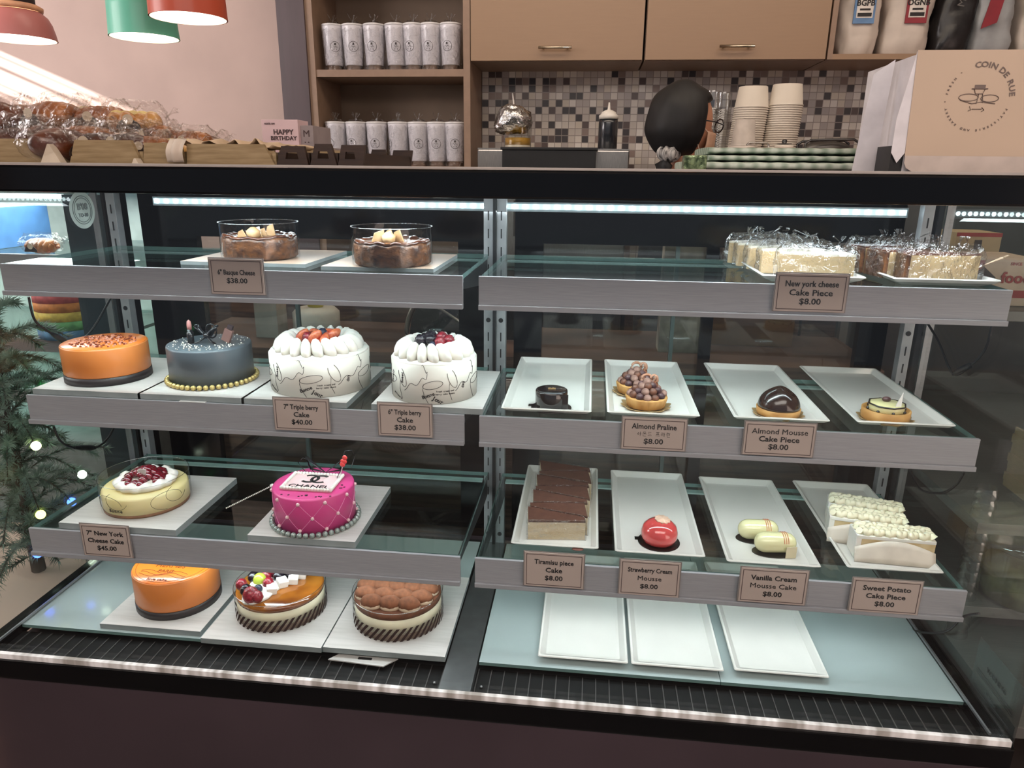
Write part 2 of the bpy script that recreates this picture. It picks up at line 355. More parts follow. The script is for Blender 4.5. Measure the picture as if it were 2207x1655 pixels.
MB().box(-.28, 1.58, .02, .62, 0, .86).build('carcass', BLACKM, t)
MB().box(-.29, 1.60, -.02, .635, .861, .885).build('worktop', mat('grey_worktop', '77726c', .35), t)
t = thing('low_counter', 'low wood fronted counter below the tumbler shelf', 'counter', (-1.1, 1.40, 0))
for k in range(3): MB().box(-.8+k*.55, -.8+k*.55+.54, 0, .02, .08, .84).build('front_panel', WOODD, t)
MB().box(-.8, .84, .02, .57, 0, .86).build('carcass', BLACKM, t)
MB().box(-.81, .85, -.02, .58, .861, .885).build('worktop', mat('grey_worktop', '77726c', .35), t)
# the steel unit stands in front of/through the low counter: keep counter in two runs
t = thing('bowl_shelf_unit', 'narrow raised kitchen shelf carrying the paper bowl stacks', 'shelf', (.95, 1.60, 0))
MB().box(-.34, .75, 0, .6, 1.30, 1.325).build('shelf_board', LAME, t)
MB().box(-.34, -.32, .07, .5, .89, 1.30).build('side_panel', LAME, t); MB().box(.73, .75, .07, .5, .89, 1.30).build('side_panel', LAME, t)
# ================================================================== DISPLAY CASE
CX = .82
t = case = thing('display_case', 'long black and glass cake display case filling the foreground', 'display case', (0, 0, 0))
MB().box(-CX, CX, 0, .60, 1.2156, 1.2500, .003).build('header', BLACK, t)
MB().box(-CX-.004, CX+.004, -.006, .004, .4233, .4600, .003).box(-CX-.004, CX+.004, -.007, .0, .4600, .4604).build('lower_frame', BLACK, t)
MB().box(-CX, CX, -.003, .58, .02, .4225, .003).build('base_panel', mat('dark_plum_panel', '40343a', .32, var=.1, scale=3, coat=.2), t)
MB().box(-CX, CX, -.003, .004, .4606, .4700).build('sill_strip', mat('silver_sill_strip', 'ffffff', .3, 0, col2='aaa59f', scale=60, stretch=(1, .05, .05), detail=1), t)
g = MB().box(-CX+.002, CX-.002, .004, .0095, .462, 1.2156)
g.build('front_glass', glassmat('front_glass_pane', (.965, .985, .985), .028), t)
for s in (-1, 1):
    x = s*(CX-.004)
    MB().box(x-.0025, x+.0025, .011, .50, .46, 1.2156).build('side_glass', GLASS, t)
    MB().box(x-.014, x+.010, .0, .55, .435, .459, .002).build('side_sill', BLACK, t)
    MB().box(x-.013*s-.0015, x-.013*s+.0015, .02, .5, .459, .463).build('side_trim', ALU, t)
    MB().box(x-.007, x+.012, .505, .56, .42, 1.2156).build('corner_column', BLACK, t)
    MB().box(x+s*.021-.007, x+s*.021+.007, .50, .505, .30, 1.2156).build('corner_strip', ALU, t)
# interior floor, ribbed air grille in front of the glass decks
MB().box(-CX+.03, CX-.03, .03, .545, .41, .432).build('well_floor', BLACKM, t)
GR = mat('black_ribbed_grille', '080707', .6, var=.2, spec=.2)
for a, b in ((-.815, -.028), (.029, .815)):
    g = MB().box(a, b, .012, .095, .432, .440)
    n = int((b-a)/.0215)
    g.mi = 1
    for k in range(n+1): xx = a+(b-a-.002)*k/n; g.box(xx, xx+.0016, .013, .094, .440, .4415)
    g.build('air_grille', [GR, mat('grille_rib', '3a3634', .5)], t)
MB().box(-.0255, .0262, .012, .5, .43, .4535, .001).build('divider_plate', mat('grey_divider_metal', '6c6d6d', .38, .7), t)
for xx in (-.038, .04): MB().sph((xx, .05, .442), .0025, 8, 6).build('rivet', ALU, t)
# slotted posts
PX = (-.8057+.006, -.0132, .0124, .7995)
for xx in PX:
    p = MB().box(xx-.0095, xx+.0095, .5, .52, .44, 1.2156, .001).build('slotted_post', POST, t)
    s = MB()
    for k in range(21):
        z = 1.165-k*.0345
        if k % 7 == 6:
            s.lathe([(.0048, 0), (.0048, .0008)], 14); o = len(s.v)-28; s.v[o:] = [(xx+v[0], .4998-v[2], z+v[1]) for v in s.v[o:]]
        else: s.box(xx-.0012, xx+.0012, .4992, .5002, z-.009, z+.009)
    s.build('slot_holes', BLACKM, p)
MB().box(-.003, .003, .49, .515, .44, 1.21).build('post_gap_strip', BLACKM, t)
# rear sliding doors
DOOR = [(-.795, -.03, .586), (.03, .795, .586)]
for a, b, y in DOOR:
    f = MB()
    f.box(a, b, y, y+.02, 1.105, 1.2156).box(a, b, y, y+.02, .44, .475)
    f.box(a, a+.125 if a < 0 else a+.06, y, y+.02, .475, 1.105).box(b-.06 if a < 0 else b-.055, b, y, y+.02, .475, 1.105)
    d = f.build('rear_door_frame', BLACK, t)
    MB().box(a+.02, b-.02, y+.022, y+.026, .47, 1.11).build('rear_glass', glassmat('rear_glass_pane', (.80, .82, .80), .05), d)
    mid = (a+b)/2-.05
    MB().box(mid, mid+.008, y+.012, y+.021, .475, 1.105).build('glass_edge', mat('dim_glass_edge', '46524f', .3), d)
    if a > 0: MB().box(mid+.06, mid+.085, y, y+.012, .475, 1.105).build('stile', BLACK, d)
# LED strip along the back of the header
l = MB().box(-.725, .775, .530, .538, 1.172, 1.19).build('led_channel', mat('led_channel_grey', 'a8b4b8', .4), t)
MB().box(-.722, .772, .5285, .5295, 1.176, 1.187).build('led_diffuser', mat('led_glow', 'cfeaf2', .4, emit=.55, var=0), l)
s = MB()
for k in range(72): s.sph((-.715+k*1.48/71, .5275, 1.1815), .0042, 8, 6, (1, .4, 1))
s.build('led_chips', mat('led_chip', 'f2fbff', .4, emit=24, var=0), l)
# round sticker on left side glass
sb = t2 = thing('round_sticker', 'round white sticker with concentric rings on the left side glass', 'sticker', (-CX+.0085, .434, 1.166))
STK = mat('sticker_white', 'c7cbc6', .5)
MX = Matrix.Rotation(math.radians(90), 4, 'Y')
def disc_x(r0, r1, m, name, off):
    q = MB(); n = 48
    vs = []; 
    for r in (r0, r1):
        for k in range(n): a = 2*PI*k/n; vs.append((off, r*math.cos(a), r*math.sin(a)))
    for r in (r0, r1):
        for k in range(n): a = 2*PI*k/n; vs.append((off+.0004, r*math.cos(a), r*math.sin(a)))
    fs = []
    for k in range(n):
        j = (k+1) % n; fs += [(k, j, n+j, n+k), (2*n+k, 3*n+k, 3*n+j, 2*n+j), (n+k, n+j, 3*n+j, 3*n+k)]
    q.add(vs, fs); return q.build(name, m, sb)
disc_x(.0005, .036, STK, 'sticker_face', -.003)
for r in (.0265, .0225): disc_x(r, r+.0012, mat('sticker_grey', '6f7674', .5), 'printed_ring', -.0024)
q = MB(); q.text("B'08", .017, T(-.0018, 0, .006) @ Matrix.Rotation(math.radians(90), 4, 'Z') @ FRONT, .04); q.text("TO-80", .010, T(-.0018, 0, -.010) @ Matrix.Rotation(math.radians(90), 4, 'Z') @ FRONT, .03)
q.build('sticker_lettering', mat('sticker_grey', '6f7674', .5), sb)
# glass decks on the case floor
for a, b, y, lb in ((-.809, -.03, DECK, 'frosted glass deck on the case floor under the three left cakes'), (.0295, .4275, DECK, 'glass deck on the case floor, left pane of the right bay'), (.4285, .809, DECK, 'glass deck on the case floor, right pane of the right bay beside the empty plates')):
    t = thing('glass_deck', lb, 'glass panel', ((a+b)/2, .094, DECK), group='glass decks on the case floor'); w = (b-a)/2
    q = MB().box(-w, w, 0, .40, -.006, 0); q.m = [0, 0, 1, 1, 1, 1]
    q.build('pane', [mat('frosted_deck_glass', 'a3afae', .22, var=.03, scale=5, coat=.5), GEDGE], t)
    MB().box(-w+.01, w-.01, .02, .38, -.0115, -.0062).build('support_frame', BLACKM, t)
# shelves
WH = ['top', 'middle', 'lower']
for k, (y, z) in enumerate(SHELF):
    for side, (a, b) in enumerate(((XL, XM1), (XM2, XR))):
        t = thing('glass_shelf', '%s glass shelf of the %s bay with a grey metal price rail' % (WH[k], ['left', 'right'][side]), 'shelf', ((a+b)/2, y, z), group='glass shelves of the display case'); w = (b-a)/2
        q = MB().box(-w+.003, w-.003, .004, .498-y, -.008, 0); q.m = [0, 0, 1, 1, 1, 1]
        q.build('glass_panel', [SGLASS, GEDGE], t)
        r = MB().box(-w, w, -.004, .0015, -BH, 0, .0006).box(-w, w, -.0095, -.004, -BH, -BH+.008, .001).build('price_rail', RAIL, t)
        MB().box(-w, w, .002, .004, -.0115, -.0085).build('rail_clip', ALU, t)
        MB().box(-w+.012, w-.012, .470-y, .486-y, -.0115, -.0085).build('rear_support_bar', mat('pale_support_bar', 'c4d2d0', .35), t)
        for s in (-1, 1):
            x = s*(w-.0065)
            MB().prism([(.004, -.0095), (.499-y, -.0095), (.499-y, -.055), (.465-y, -.055), (.03, -.026), (.004, -.026)], -.0015, .0015, Matrix(((0, 0, 1, x), (1, 0, 0, 0), (0, 1, 0, 0), (0, 0, 0, 1)))).build('bracket', mat('dark_steel_bracket', '4c4e50', .4, .7), t)
        e = MB().box(-w+.02, w-.02, .002, .013, -.036, -.026).build('led_tube', mat('led_channel_grey'), t)
        MB().box(-w+.03, w-.03, .004, .011, -.0372, -.0362).build('led_diffuser', mat('led_tube_glow', 'd8f2f6', .4, emit=5, var=0), e)
# ================================================================== PRICE TAGS
HANGUL = {  # strokes in a unit box, x right y up
 'a': [[(.3,.75),(.15,.6),(.15,.45),(.3,.3),(.45,.45),(.45,.6),(.3,.75)], [(.75,.95),(.75,.1)], [(.75,.52),(.95,.52)]],
 'mon': [[(.25,.95),(.75,.95),(.75,.7),(.25,.7),(.25,.95)], [(.5,.7),(.5,.5)], [(.05,.5),(.95,.5)], [(.2,.3),(.2,.05),(.85,.05)]],
 'deu': [[(.8,.9),(.2,.9),(.2,.5),(.8,.5)], [(.05,.2),(.95,.2)]],
 'peu': [[(.15,.95),(.85,.95)], [(.35,.95),(.35,.5)], [(.65,.95),(.65,.5)], [(.15,.5),(.85,.5)], [(.05,.2),(.95,.2)]],
 'ra': [[(.1,.9),(.5,.9),(.5,.6),(.1,.6),(.1,.3),(.55,.3)], [(.75,.95),(.75,.1)], [(.75,.55),(.95,.55)]],
 'rin': [[(.1,.95),(.5,.95),(.5,.75),(.1,.75),(.1,.5),(.55,.5)], [(.8,.95),(.8,.4)], [(.25,.3),(.25,.05),(.85,.05)]]}
def price_tag(u0, u1, v0, v1, shelf, lines, label, sz=.0125):
    y = SHELF[shelf][0]-.0115
    a = at_y(u0, v0, y); b = at_y(u1, v1, y); w = (b.x-a.x)/2; h = (a.z-b.z)
    t = thing('price_tag', label, 'price tag', ((a.x+b.x)/2, y, b.z), group='price tags on the shelf rails')
    MB().box(-w, w, 0, .0012, 0, h).build('card', TAGP, t)
    MB().box(-w-.002, w+.002, .0013, .0019, -.001, h+.002).build('plastic_sleeve', mat('tag_sleeve', '8b807c', .3), t)
    q = MB(); i = .0028
    for bx in ((-w+i, w-i, i, i+.0011), (-w+i, w-i, h-i-.0011, h-i), (-w+i, -w+i+.0011, i, h-i), (w-i-.0011, w-i, i, h-i)): q.box(bx[0], bx[1], -.0003, 0, bx[2], bx[3])
    q.build('printed_border', mat('border_ink', '5a4644', .6), t)
    q = MB(); n = len(lines)
    for j, s in enumerate(lines):
        z = h*(.5+((n-1)/2-j)*.235)
        if s == 'HANGUL':
            x = -.027
            for ch in ('a', 'mon', 'deu', None, 'peu', 'ra', 'rin'):
                if ch is None: x += .004; continue
                for st in HANGUL[ch]: q.tube([(x+px*.0072, -.0004, z-.004+pz*.008) for px, pz in st], .00028, 4)
                x += .0085
        else:
            q.text(s, sz, T(0, -.0004, z) @ FRONT, .015, sx=min(1.12, (w*2-.012)/(len(s)*sz*.56)))
    q.build('lettering', INK, t)
price_tag(449, 571, 557, 636, 0, ['6" Basque Cheese', '$38.00'], 'card reading 6 inch Basque Cheese on the top left price rail', .0115)
price_tag(1676, 1819, 589, 674, 0, ['New york cheese', 'Cake Piece', '$8.00'], 'card reading New york cheese Cake Piece on the top right rail')
price_tag(588, 711, 857, 931, 1, ['7" Triple berry', 'Cake', '$40.00'], 'card reading 7 inch Triple berry Cake below the larger white cake', .012)
price_tag(814, 931, 868, 943, 1, ['6" Triple berry', 'Cake', '$38.00'], 'card reading 6 inch Triple berry Cake below the smaller white cake', .012)
price_tag(1343, 1475, 899, 973, 1, ['Almond Praline', 'HANGUL', '$8.00'], 'card reading Almond Praline with a Korean line below the nut tarts')
price_tag(1608, 1750, 909, 986, 1, ['Almond Mousse', 'Cake Piece', '$8.00'], 'card reading Almond Mousse Cake Piece below the chocolate dome tart')
price_tag(171, 285, 1129, 1203, 2, ['7" New York', 'Cheese Cake', '$45.00'], 'card reading 7 inch New York Cheese Cake on the lower left rail', .012)
price_tag(1131, 1256, 1189, 1270, 2, ['Tiramisu piece', 'Cake', '$8.00'], 'card reading Tiramisu piece Cake below the cocoa topped slices', .012)
price_tag(1338, 1461, 1206, 1288, 2, ['Strawberry Cream', 'Mousse', '$8.00'], 'card reading Strawberry Cream Mousse below the red dome', .0115)
price_tag(1599, 1733, 1223, 1305, 2, ['Vanilla Cream', 'Mousse Cake', '$8.00'], 'card reading Vanilla Cream Mousse Cake below the pale capsules', .012)
price_tag(1841, 1976, 1246, 1326, 2, ['Sweet Potato', 'Cake Piece', '$8.00'], 'card reading Sweet Potato Cake Piece at the lower right', .012)
# ================================================================== CAKE BOARDS
def board(u0v, u1v, z, depth, label, w=None, th=.010, rz=0, m=None):
    a = at_z(*u0v, z); b = at_z(*u1v, z); x0, x1 = a.x, b.x; y = max((a.y+b.y)/2, [s[0] for s in SHELF if abs(s[1]-z) < .01][0]+.0022 if z > .5 else 0)
    q = MB().box(-(x1-x0)/2, (x1-x0)/2, 0, depth, 0, th); q.m = [1, 0, 1, 1, 1, 1]
    o = q.build('cake_board', [m or BOARD, BOARDG], loc=((x0+x1)/2, y, z-.0+.0002)); o.rotation_euler[2] = rz
    return tag(o, label, 'cake board', 'square cake boards under the cakes')
S0, S1, S2 = (s[1] for s in SHELF)
BEIGE = mat('beige_cake_board', 'bfa48f', .35, var=.04, coat=.3)
board((400, 568), (650, 580), S0, .21, 'beige board under the top shelf cake on the left', th=.006, m=BEIGE)
board((702, 578), (928, 592), S0, .21, 'beige board under the top shelf cake nearest the middle posts', th=.006, m=BEIGE)
board((62, 853), (279, 872), S1, .235, 'white board under the orange cake on the middle shelf')
board((291, 863), (512, 880), S1, .20, 'white board under the grey cake with gold pearls')
board((521, 870), (745, 883), S1, .235, 'white board under the larger cream cake')
board((796, 888), (1036, 903), S1, .235, 'white board under the smaller cream cake')
board((112, 1150), (362, 1172), S2, .225, 'white board under the cherry topped cheesecake', th=.012)
board((527, 1174), (763, 1186), S2, .225, 'white board under the pink cake', th=.012)
board((219, 1352), (431, 1374), DECK, .23, 'white board under the orange cake on the case floor')
board((434, 1385), (692, 1408), DECK, .245, 'white board under the fruit topped cake on the case floor')
board((695, 1408), (960, 1424), DECK, .245, 'white board under the cocoa topped cake on the case floor')
a = at_z(780, 1418, DECK-.002)
q = MB().prism([(-.048, 0), (.056, 0), (.036, -.022), (-.062, -.016)], -.002, 0); q.mi = 1; q.box(-.012, .012, -.010, -.004, 0, .0004)
tag(q.build('paper_flap', [BOARD, INK], loc=(a.x+.004, .093, DECK-.006)), 'white paper flap with a dark slot sticking out in front of the cocoa cake', 'paper')
q = MB().box(-.024, .024, -.004, .012, 0, .0008).build('paper_slip', BOARD, loc=(at_z(420, 864, S1).x, SHELF[1][0]-.001, S1-.0135+.014))
tag(q, 'small white slip lying on the rail edge below the grey cake', 'paper')
# ================================================================== CAKES
def flat(x, y, z, rz=0): return Matrix.Translation((x, y, z)) @ Matrix.Rotation(rz, 4, 'Z')
def cyl_curve(mb, pts, R, r=.0005, z0=0):
    """draws a line (angle in degrees from the front, height) on a cylinder"""
    mb.tube([(R*math.sin(math.radians(a)), -R*math.cos(math.radians(a)), z0+z) for a, z in pts], r, 5)
def collar(R, h, parent, name='clear_collar', m=None, z0=0.0005):
    q = MB(); q.lathe([(R, z0), (R, h)], 72, cap=False); q.build(name, m or FILM, parent)
    q = MB(); q.tube([(R*math.cos(2*PI*k/72), R*math.sin(2*PI*k/72), h) for k in range(72)], .0006, 6, closed=True); return q.build('collar_rim', glassmat('film_edge', (.9, .92, .92), .35, rough=.1), parent)
# basque cheesecakes
BASQ = mat('burnt_cheesecake', '3a1e10', .45, col2='6e421f', scale=70, bump=.7, coat=.12, bd=.004, stretch=(1, 1, 1.5))
BASQT = mat('burnt_top', '3a1d12', .3, col2='6b3a20', scale=30, bump=.3, coat=.5)
CHIP = mat('pale_shard', 'd9b98c', .5, col2='b98d5c', scale=40)
def basque(x, y, z, label, seed):
    t = thing('basque_cheesecake', label, 'cake', (x, y, z))
    R = .063
    def fn(r, zz, a):
        n = nz((math.cos(a)*3, math.sin(a)*3, seed), 1)*.003+nz((math.cos(a)*9, math.sin(a)*9, zz*60+seed), 1)*.0022
        return (r+n if r > .03 else r, zz+(nz((math.cos(a)*4, math.sin(a)*4, seed+3))*.004 if zz > .03 else 0))
    MB().lathe([(R-.006, 0), (R-.001, .004), (R, .015), (R, .032), (R-.002, .038)], 90, fn=fn).build('cake_side', BASQ, t)
    MB().lathe([(R-.001, .037), (R-.004, .041), (R-.01, .040), (.04, .0345), (0, .033)], 90, fn=fn).build('burnt_top', BASQT, t)
    rr = random.Random(seed)
    for k in range(5):
        q = MB(); a = rr.uniform(0, 2*PI); d = rr.uniform(.005, .03); h = rr.uniform(.018, .028)
        q.prism([(-.012, 0), (.010, 0), (.006+rr.uniform(-.004, .004), h), (-.006, h*.8)], 0, .002, T(d*math.cos(a), d*math.sin(a)-.01, .033, math.radians(90+rr.uniform(-30, 25)), 0, rr.uniform(-.6, .6)))
        q.build('garnish_shard', [CHIP, WHITE][k == 2], t)
    MB().lathe([(.004, 0), (.011, .006), (.012, .014), (.005, .02), (0, .021)], 14, .0, -.022, .034, fn=lambda r, z, a: (r*(1+.25*math.sin(a*7)), z)).build('nut_crumb', CHIP, t)
    collar(.0665, .062, t)
    return t
basque(-.393, .309, S0+.0065, 'burnt dark brown cheesecake in a clear collar, left one on the top shelf', 1)
basque(-.142, .267, S0+.0065, 'burnt dark brown cheesecake in a clear collar, right one nearer the middle posts', 5)
# orange cakes
ORG = mat('orange_glaze', 'e87a28', .28, var=.02, scale=9, coat=.5)
ORGT = mat('orange_side', 'd9803c', .4, var=.05, scale=6, coat=.2)
CHOB = mat('chocolate_band', '2c2526', .45, var=.1)
def orange(x, y, z, R, H, label, lines, crumbs):
    t = thing('orange_cake', label, 'cake', (x, y, z))
    MB().lathe([(R-.0015, .014), (R, .016), (R, H-.003), (R-.001, H-.001)], 80).build('cake_side', ORGT, t)
    MB().lathe([(R-.001, H-.0012), (R-.003, H), (0, H)], 80).build('glazed_top', ORG, t)
    b = MB().lathe([(R+.0008, 0), (R+.0008, .0145), (R-.002, .0145)], 80).build('base_band', CHOB, t)
    q = MB()
    for j, (s, sz, yy) in enumerate(lines): q.text(s, sz, flat(0, yy, H+.0002), .012)
    q.build('top_lettering', mat('orange_brown_ink', '7a3812', .5), t)
    if crumbs:
        q = MB(); rr = random.Random(3)
        for k in range(260):
            a = rr.uniform(0, 2*PI); d = R*.82*math.sqrt(rr.random())*(1 if k % 3 else .95)
            q.mi = k % 2; s = rr.uniform(.0006, .0017); q.box(d*math.cos(a)-s, d*math.cos(a)+s, d*math.sin(a)*.9-s, d*math.sin(a)*.9+s, H, H+s*1.5, rz=rr.random()*3)
        o = q.build('crumb_topping', [mat('pink_crumb', 'd9a08c', .6), mat('brown_crumb', '7a3418', .6)], t); o['kind'] = 'stuff'
    else:
        q = MB()
        for k in range(3): q.tube([(-.045+.09*i/20, -.033+.004*math.sin(i*.5+k)-.006*k, H+.0003) for i in range(21)], .0005, 4)
        q.tube([((R-.008)*math.cos(2*PI*k/60), (R-.008)*math.sin(2*PI*k/60), H+.0002) for k in range(60)], .0004, 4, closed=True)
        q.build('printed_line', mat('orange_brown_ink', '9a4a1a'), t)
    return t
orange(-.707, .293, S1+.0105, .073, .068, 'orange glazed round cake with a crumb strewn top on the middle shelf', [], True)
orange(-.562, .195, DECK+.0105, .074, .074, 'orange glazed round cake with lettering on top, on the case floor', [('EST. 1837', .010, .010), ('HERMES', .016, -.012), ('PARIS', .012, -.030), ('love cake', .010, -.058)], False)
# grey cake
R, H = .074, .070
t = thing('grey_cake', 'blue grey cake ringed with gold pearls, makeup shaped toppers on top', 'cake', (-.508, .306, S1+.0105))
MB().lathe([(R, 0), (R, H-.004), (R-.001, H-.001), (R-.004, H), (0, H)], 80).build('cake_body', mat('blue_grey_fondant', '505a62', .38, var=.08, scale=5, coat=.15), t)
GOLD = mat('gold_pearl', 'c9b474', .25, .5, var=.05)
for k in range(46):
    a = 2*PI*k/46; MB().sph((0, 0, 0), .0048, 12, 8).build('gold_pearl', GOLD, t, loc=((R+.0045)*math.cos(a), (R+.0045)*math.sin(a), .0048))
q = MB(); rr = random.Random(8)
for k in range(150):
    a = rr.uniform(PI*.95, 2.05*PI) if k % 3 else rr.uniform(0, 2*PI); d = R*rr.uniform(.45, .93); s = rr.choice((.0008, .0012, .0018)); q.sph((d*math.cos(a), d*math.sin(a), H+s*.6), s, 6, 4)
q.build('silver_dragees', mat('silver_dragee', 'dcd8ce', .2, .6), t)['kind'] = 'stuff'
LIP = mat('lipstick_pink', 'c98a86', .35); BLP = mat('black_topper_plastic', '1b1b1f', .25, coat=.5); RG = mat('rose_brown_topper', '8d6a62', .35)
l = MB().lathe([(.006, 0), (.006, .020), (.0045, .021), (.0045, .026)], 20, -.028, -.012, H).build('lipstick_topper', BLP, t)
MB().lathe([(.004, .026), (.0045, .034), (.0035, .041), (0, .044)], 16, -.028, -.012, H, sx=1, sy=.8).build('lipstick_tip', LIP, l)
q = MB()
for sx_ in (-1, 1):
    q.tube([(sx_*(.004+.016*math.sin(i/10*PI)), -.004+.004*math.cos(i), H+.012+.020*math.sin(i/20*PI*1.8)) for i in range(11)], .0035, 8, flat=.6)
q.sph((0, -.006, H+.014), .006, 10, 8)
for sx_ in (-1, 1): q.tube([(0, -.006, H+.012), (sx_*.012, -.012, H+.004), (sx_*.020, -.014, H+.001)], .0028, 8, flat=.5)
q.tube([(.01*math.cos(k/24*2*PI)+.008, -.002, H+.022+.013*math.sin(k/24*2*PI)) for k in range(24)], .0016, 6, closed=True)
q.build('black_ribbon_topper', BLP, t)
l = MB().box(-.008, .008, -.004, .004, 0, .024, .0015).build('perfume_bottle_topper', RG, t, loc=(.034, -.002, H+.004)); l.rotation_euler = (0, math.radians(24), 0)
MB().box(-.005, .005, -.003, .003, .025, .033, .001).build('bottle_cap', mat('dark_mauve', '4a3c3e', .4), l)
# cream cakes with printed wrap
def berry_sphere(mb, c, r, m_i, lumpy=True, seed=0, sc=(1, 1, 1)):
    mb.mi = m_i
    if lumpy: mb.sph(c, r, 16, 12, sc, fn=lambda q, p: q*(1+.10*abs(math.sin(p.x*9+seed))*abs(math.sin(p.y*9))+.10*abs(math.sin(p.z*8+1))))
    else: mb.sph(c, r, 14, 10, sc)
BLKB = mat('blackberry', '1e1420', .22, var=.2, scale=200, bump=.8, coat=.6, bd=.002); RASP = mat('raspberry', '8e1c2c', .28, var=.2, scale=220, bump=.8, coat=.4, bd=.002)
STRB = mat('strawberry', 'b0301f', .25, col2='d87a50', scale=90, coat=.5); GRAPE = mat('green_grape', 'b9c94a', .2, coat=.6); BLUB = mat('blueberry', '2b2f45', .4, var=.15); MINT = mat('mint_leaf', '4f7a3a', .5)
WRAPP = mat('printed_wrap_paper', 'e3ded4', .45, var=.02, scale=5)
def rosette(mb, x, y, z, r, a):
    c, s = math.cos(a), math.sin(a)
    mb.lathe([(r*.55, 0), (r, r*.35), (r*.95, r*.9), (r*.6, r*1.35), (r*.12, r*1.75), (0, r*1.85)], 18, x, y, z, fn=lambda rr, zz, t: (rr*(1+.10*math.sin(6*t+zz*500)), zz))
def cream_cake(x, y, z, R, H, label, fruit, n, seed):
    t = thing('cream_cake', label, 'cake', (x, y, z))
    MB().lathe([(R-.0015, 0), (R-.0015, H-.003), (R-.003, H), (0, H)], 90).build('cake_body', CREAM, t)
    MB().lathe([(R-.0013, .0005), (R, .0005), (R, H-.004), (R-.0013, H-.004)], 90).build('paper_wrap', WRAPP, t)
    for k in range(n):
        a = 2*PI*k/n; q = MB(); d = R*.69
        # piped shell: fat teardrop leaning inwards
        q.sph((0, 0, 0), .0165, 16, 12, (1.25, .54, .78), fn=lambda v, p: v*(1+.06*math.sin(p.y*18)) + Vector((-.005*max(0, p.z), 0, .006*max(0, p.z))))
        o = q.build('cream_swirl', CREAM, t, loc=(d*math.cos(a), d*math.sin(a), H+.008)); o.rotation_euler = (0, math.radians(14), a+.35)
    MB().lathe([(0, 0), (R*.5, 0), (R*.45, .006), (0, .008)], 30, 0, 0, H, cap=False).build('cream_centre', CREAM, t)
    rr = random.Random(seed)
    for k, (kind, fx, fy, fz, r) in enumerate(fruit):
        q = MB()
        if kind == 'half':
            q.sph((0, 0, 0), r, 16, 12, (1, .75, 1.3), fn=lambda v, p: Vector((v.x*(1-.3*p.z), v.y*(1-.3*p.z), v.z)))
            o = q.build('strawberry_piece', STRB, t, loc=(fx, fy, H+fz)); o.rotation_euler = (rr.uniform(.4, 1.6), rr.uniform(-.7, .7), rr.uniform(0, 3))
        else:
            berry_sphere(q, (0, 0, 0), r, 0, True, k)
            q.build({'b': 'blackberry', 'r': 'raspberry', 'u': 'blueberry'}[kind], {'b': BLKB, 'r': RASP, 'u': BLUB}[kind], t, loc=(fx, fy, H+fz))
    q = MB()
    for a0 in (-62, 8, 78):
        L1 = [(a0+-12+14*math.sin(i/24*PI*1.2)-18*i/24, H*(.95-.6*i/24)+.004*math.sin(i)) for i in range(25)]
        cyl_curve(q, L1, R+.0003, .0004)
        cyl_curve(q, [(a0+2+13*math.cos(i/30*2*PI+1), H*.48+.0075*math.sin(i/30*2*PI+1.4)) for i in range(31)], R+.0003, .0004)
        cyl_curve(q, [(a0-10, H*.5), (a0-11, H*.35), (a0-9, H*.2), (a0-4, H*.02)], R+.0003, .0004)
        cyl_curve(q, [(a0+28+7*math.sin(i/24*2*PI), H*.62+.017*math.cos(i/24*2*PI+.6)) for i in range(19)], R+.0003, .0004)
        cyl_curve(q, [(a0+24, H*.5), (a0+23, H*.3), (a0+27, H*.08)], R+.0003, .0004)
    q.build('printed_swirls', INK, t)
    q = MB()
    def wtxt(s, sz, ang, zz, rot=0, bold=.01):
        a = math.radians(ang); M = Matrix.Translation(((R+.0003)*math.sin(a), -(R+.0003)*math.cos(a), zz)) @ Matrix.Rotation(a, 4, 'Z') @ FRONT @ Matrix.Rotation(rot, 4, 'Z')
        for j, ch in enumerate(s): pass
        # bend the line round the cylinder letter by letter
        wd = sz*.5; tot = len(s)*wd; 
        for j, ch in enumerate(s):
            if ch == ' ': continue
            off = (j+.5)*wd-tot/2; dx = off*math.cos(rot); dz = off*math.sin(rot); aa = a+dx/R
            q.text(ch, sz, Matrix.Translation(((R+.0003)*math.sin(aa), -(R+.0003)*math.cos(aa), zz+dz)) @ Matrix.Rotation(aa, 4, 'Z') @ FRONT @ Matrix.Rotation(rot, 4, 'Z'), bold, .0002)
    wtxt('Bonne', .009, 4, H*.22, .35, .02); wtxt('Jour', .010, 16, H*.10, -.5, .03); wtxt('fresh cream and', .0042, 26, H*.32); wtxt('berry cake house', .0042, 26, H*.25)
    wtxt('sweet', .008, -34, H*.60, 1.45, .02); wtxt('day', .008, 52, H*.42, 1.5, .02); wtxt('patisserie', .005, -44, H*.12, -.35); wtxt('lovely', .008, -58, H*.55, 1.3, .01)
    q.build('printed_words', INK, t)
    return t
cream_cake(-.296, .305, S1+.0105, .089, .069, 'larger white cream cake topped with cut strawberries, scribble printed wrap', [('half', -.028, -.002, .022, .012), ('half', -.012, .012, .024, .011), ('half', .0, -.014, .022, .012), ('half', .028, .0, .024, .012), ('half', .014, .014, .024, .011), ('half', .018, -.018, .020, .010), ('r', -.016, -.012, .02, .009), ('u', .006, .004, .026, .008)], 20, 3)
cream_cake(-.079, .285, S1+.0105, .075, .071, 'smaller white cream cake topped with dark berries, scribble printed wrap', [('b', -.022, -.004, .022, .011), ('b', -.008, .012, .026, .011), ('b', -.004, -.006, .025, .010), ('r', .014, -.014, .022, .010), ('r', .026, .004, .022, .010), ('r', .012, .010, .026, .010), ('b', -.018, .012, .022, .010), ('r', .030, -.008, .018, .008), ('u', .002, -.020, .018, .007)], 18, 4)
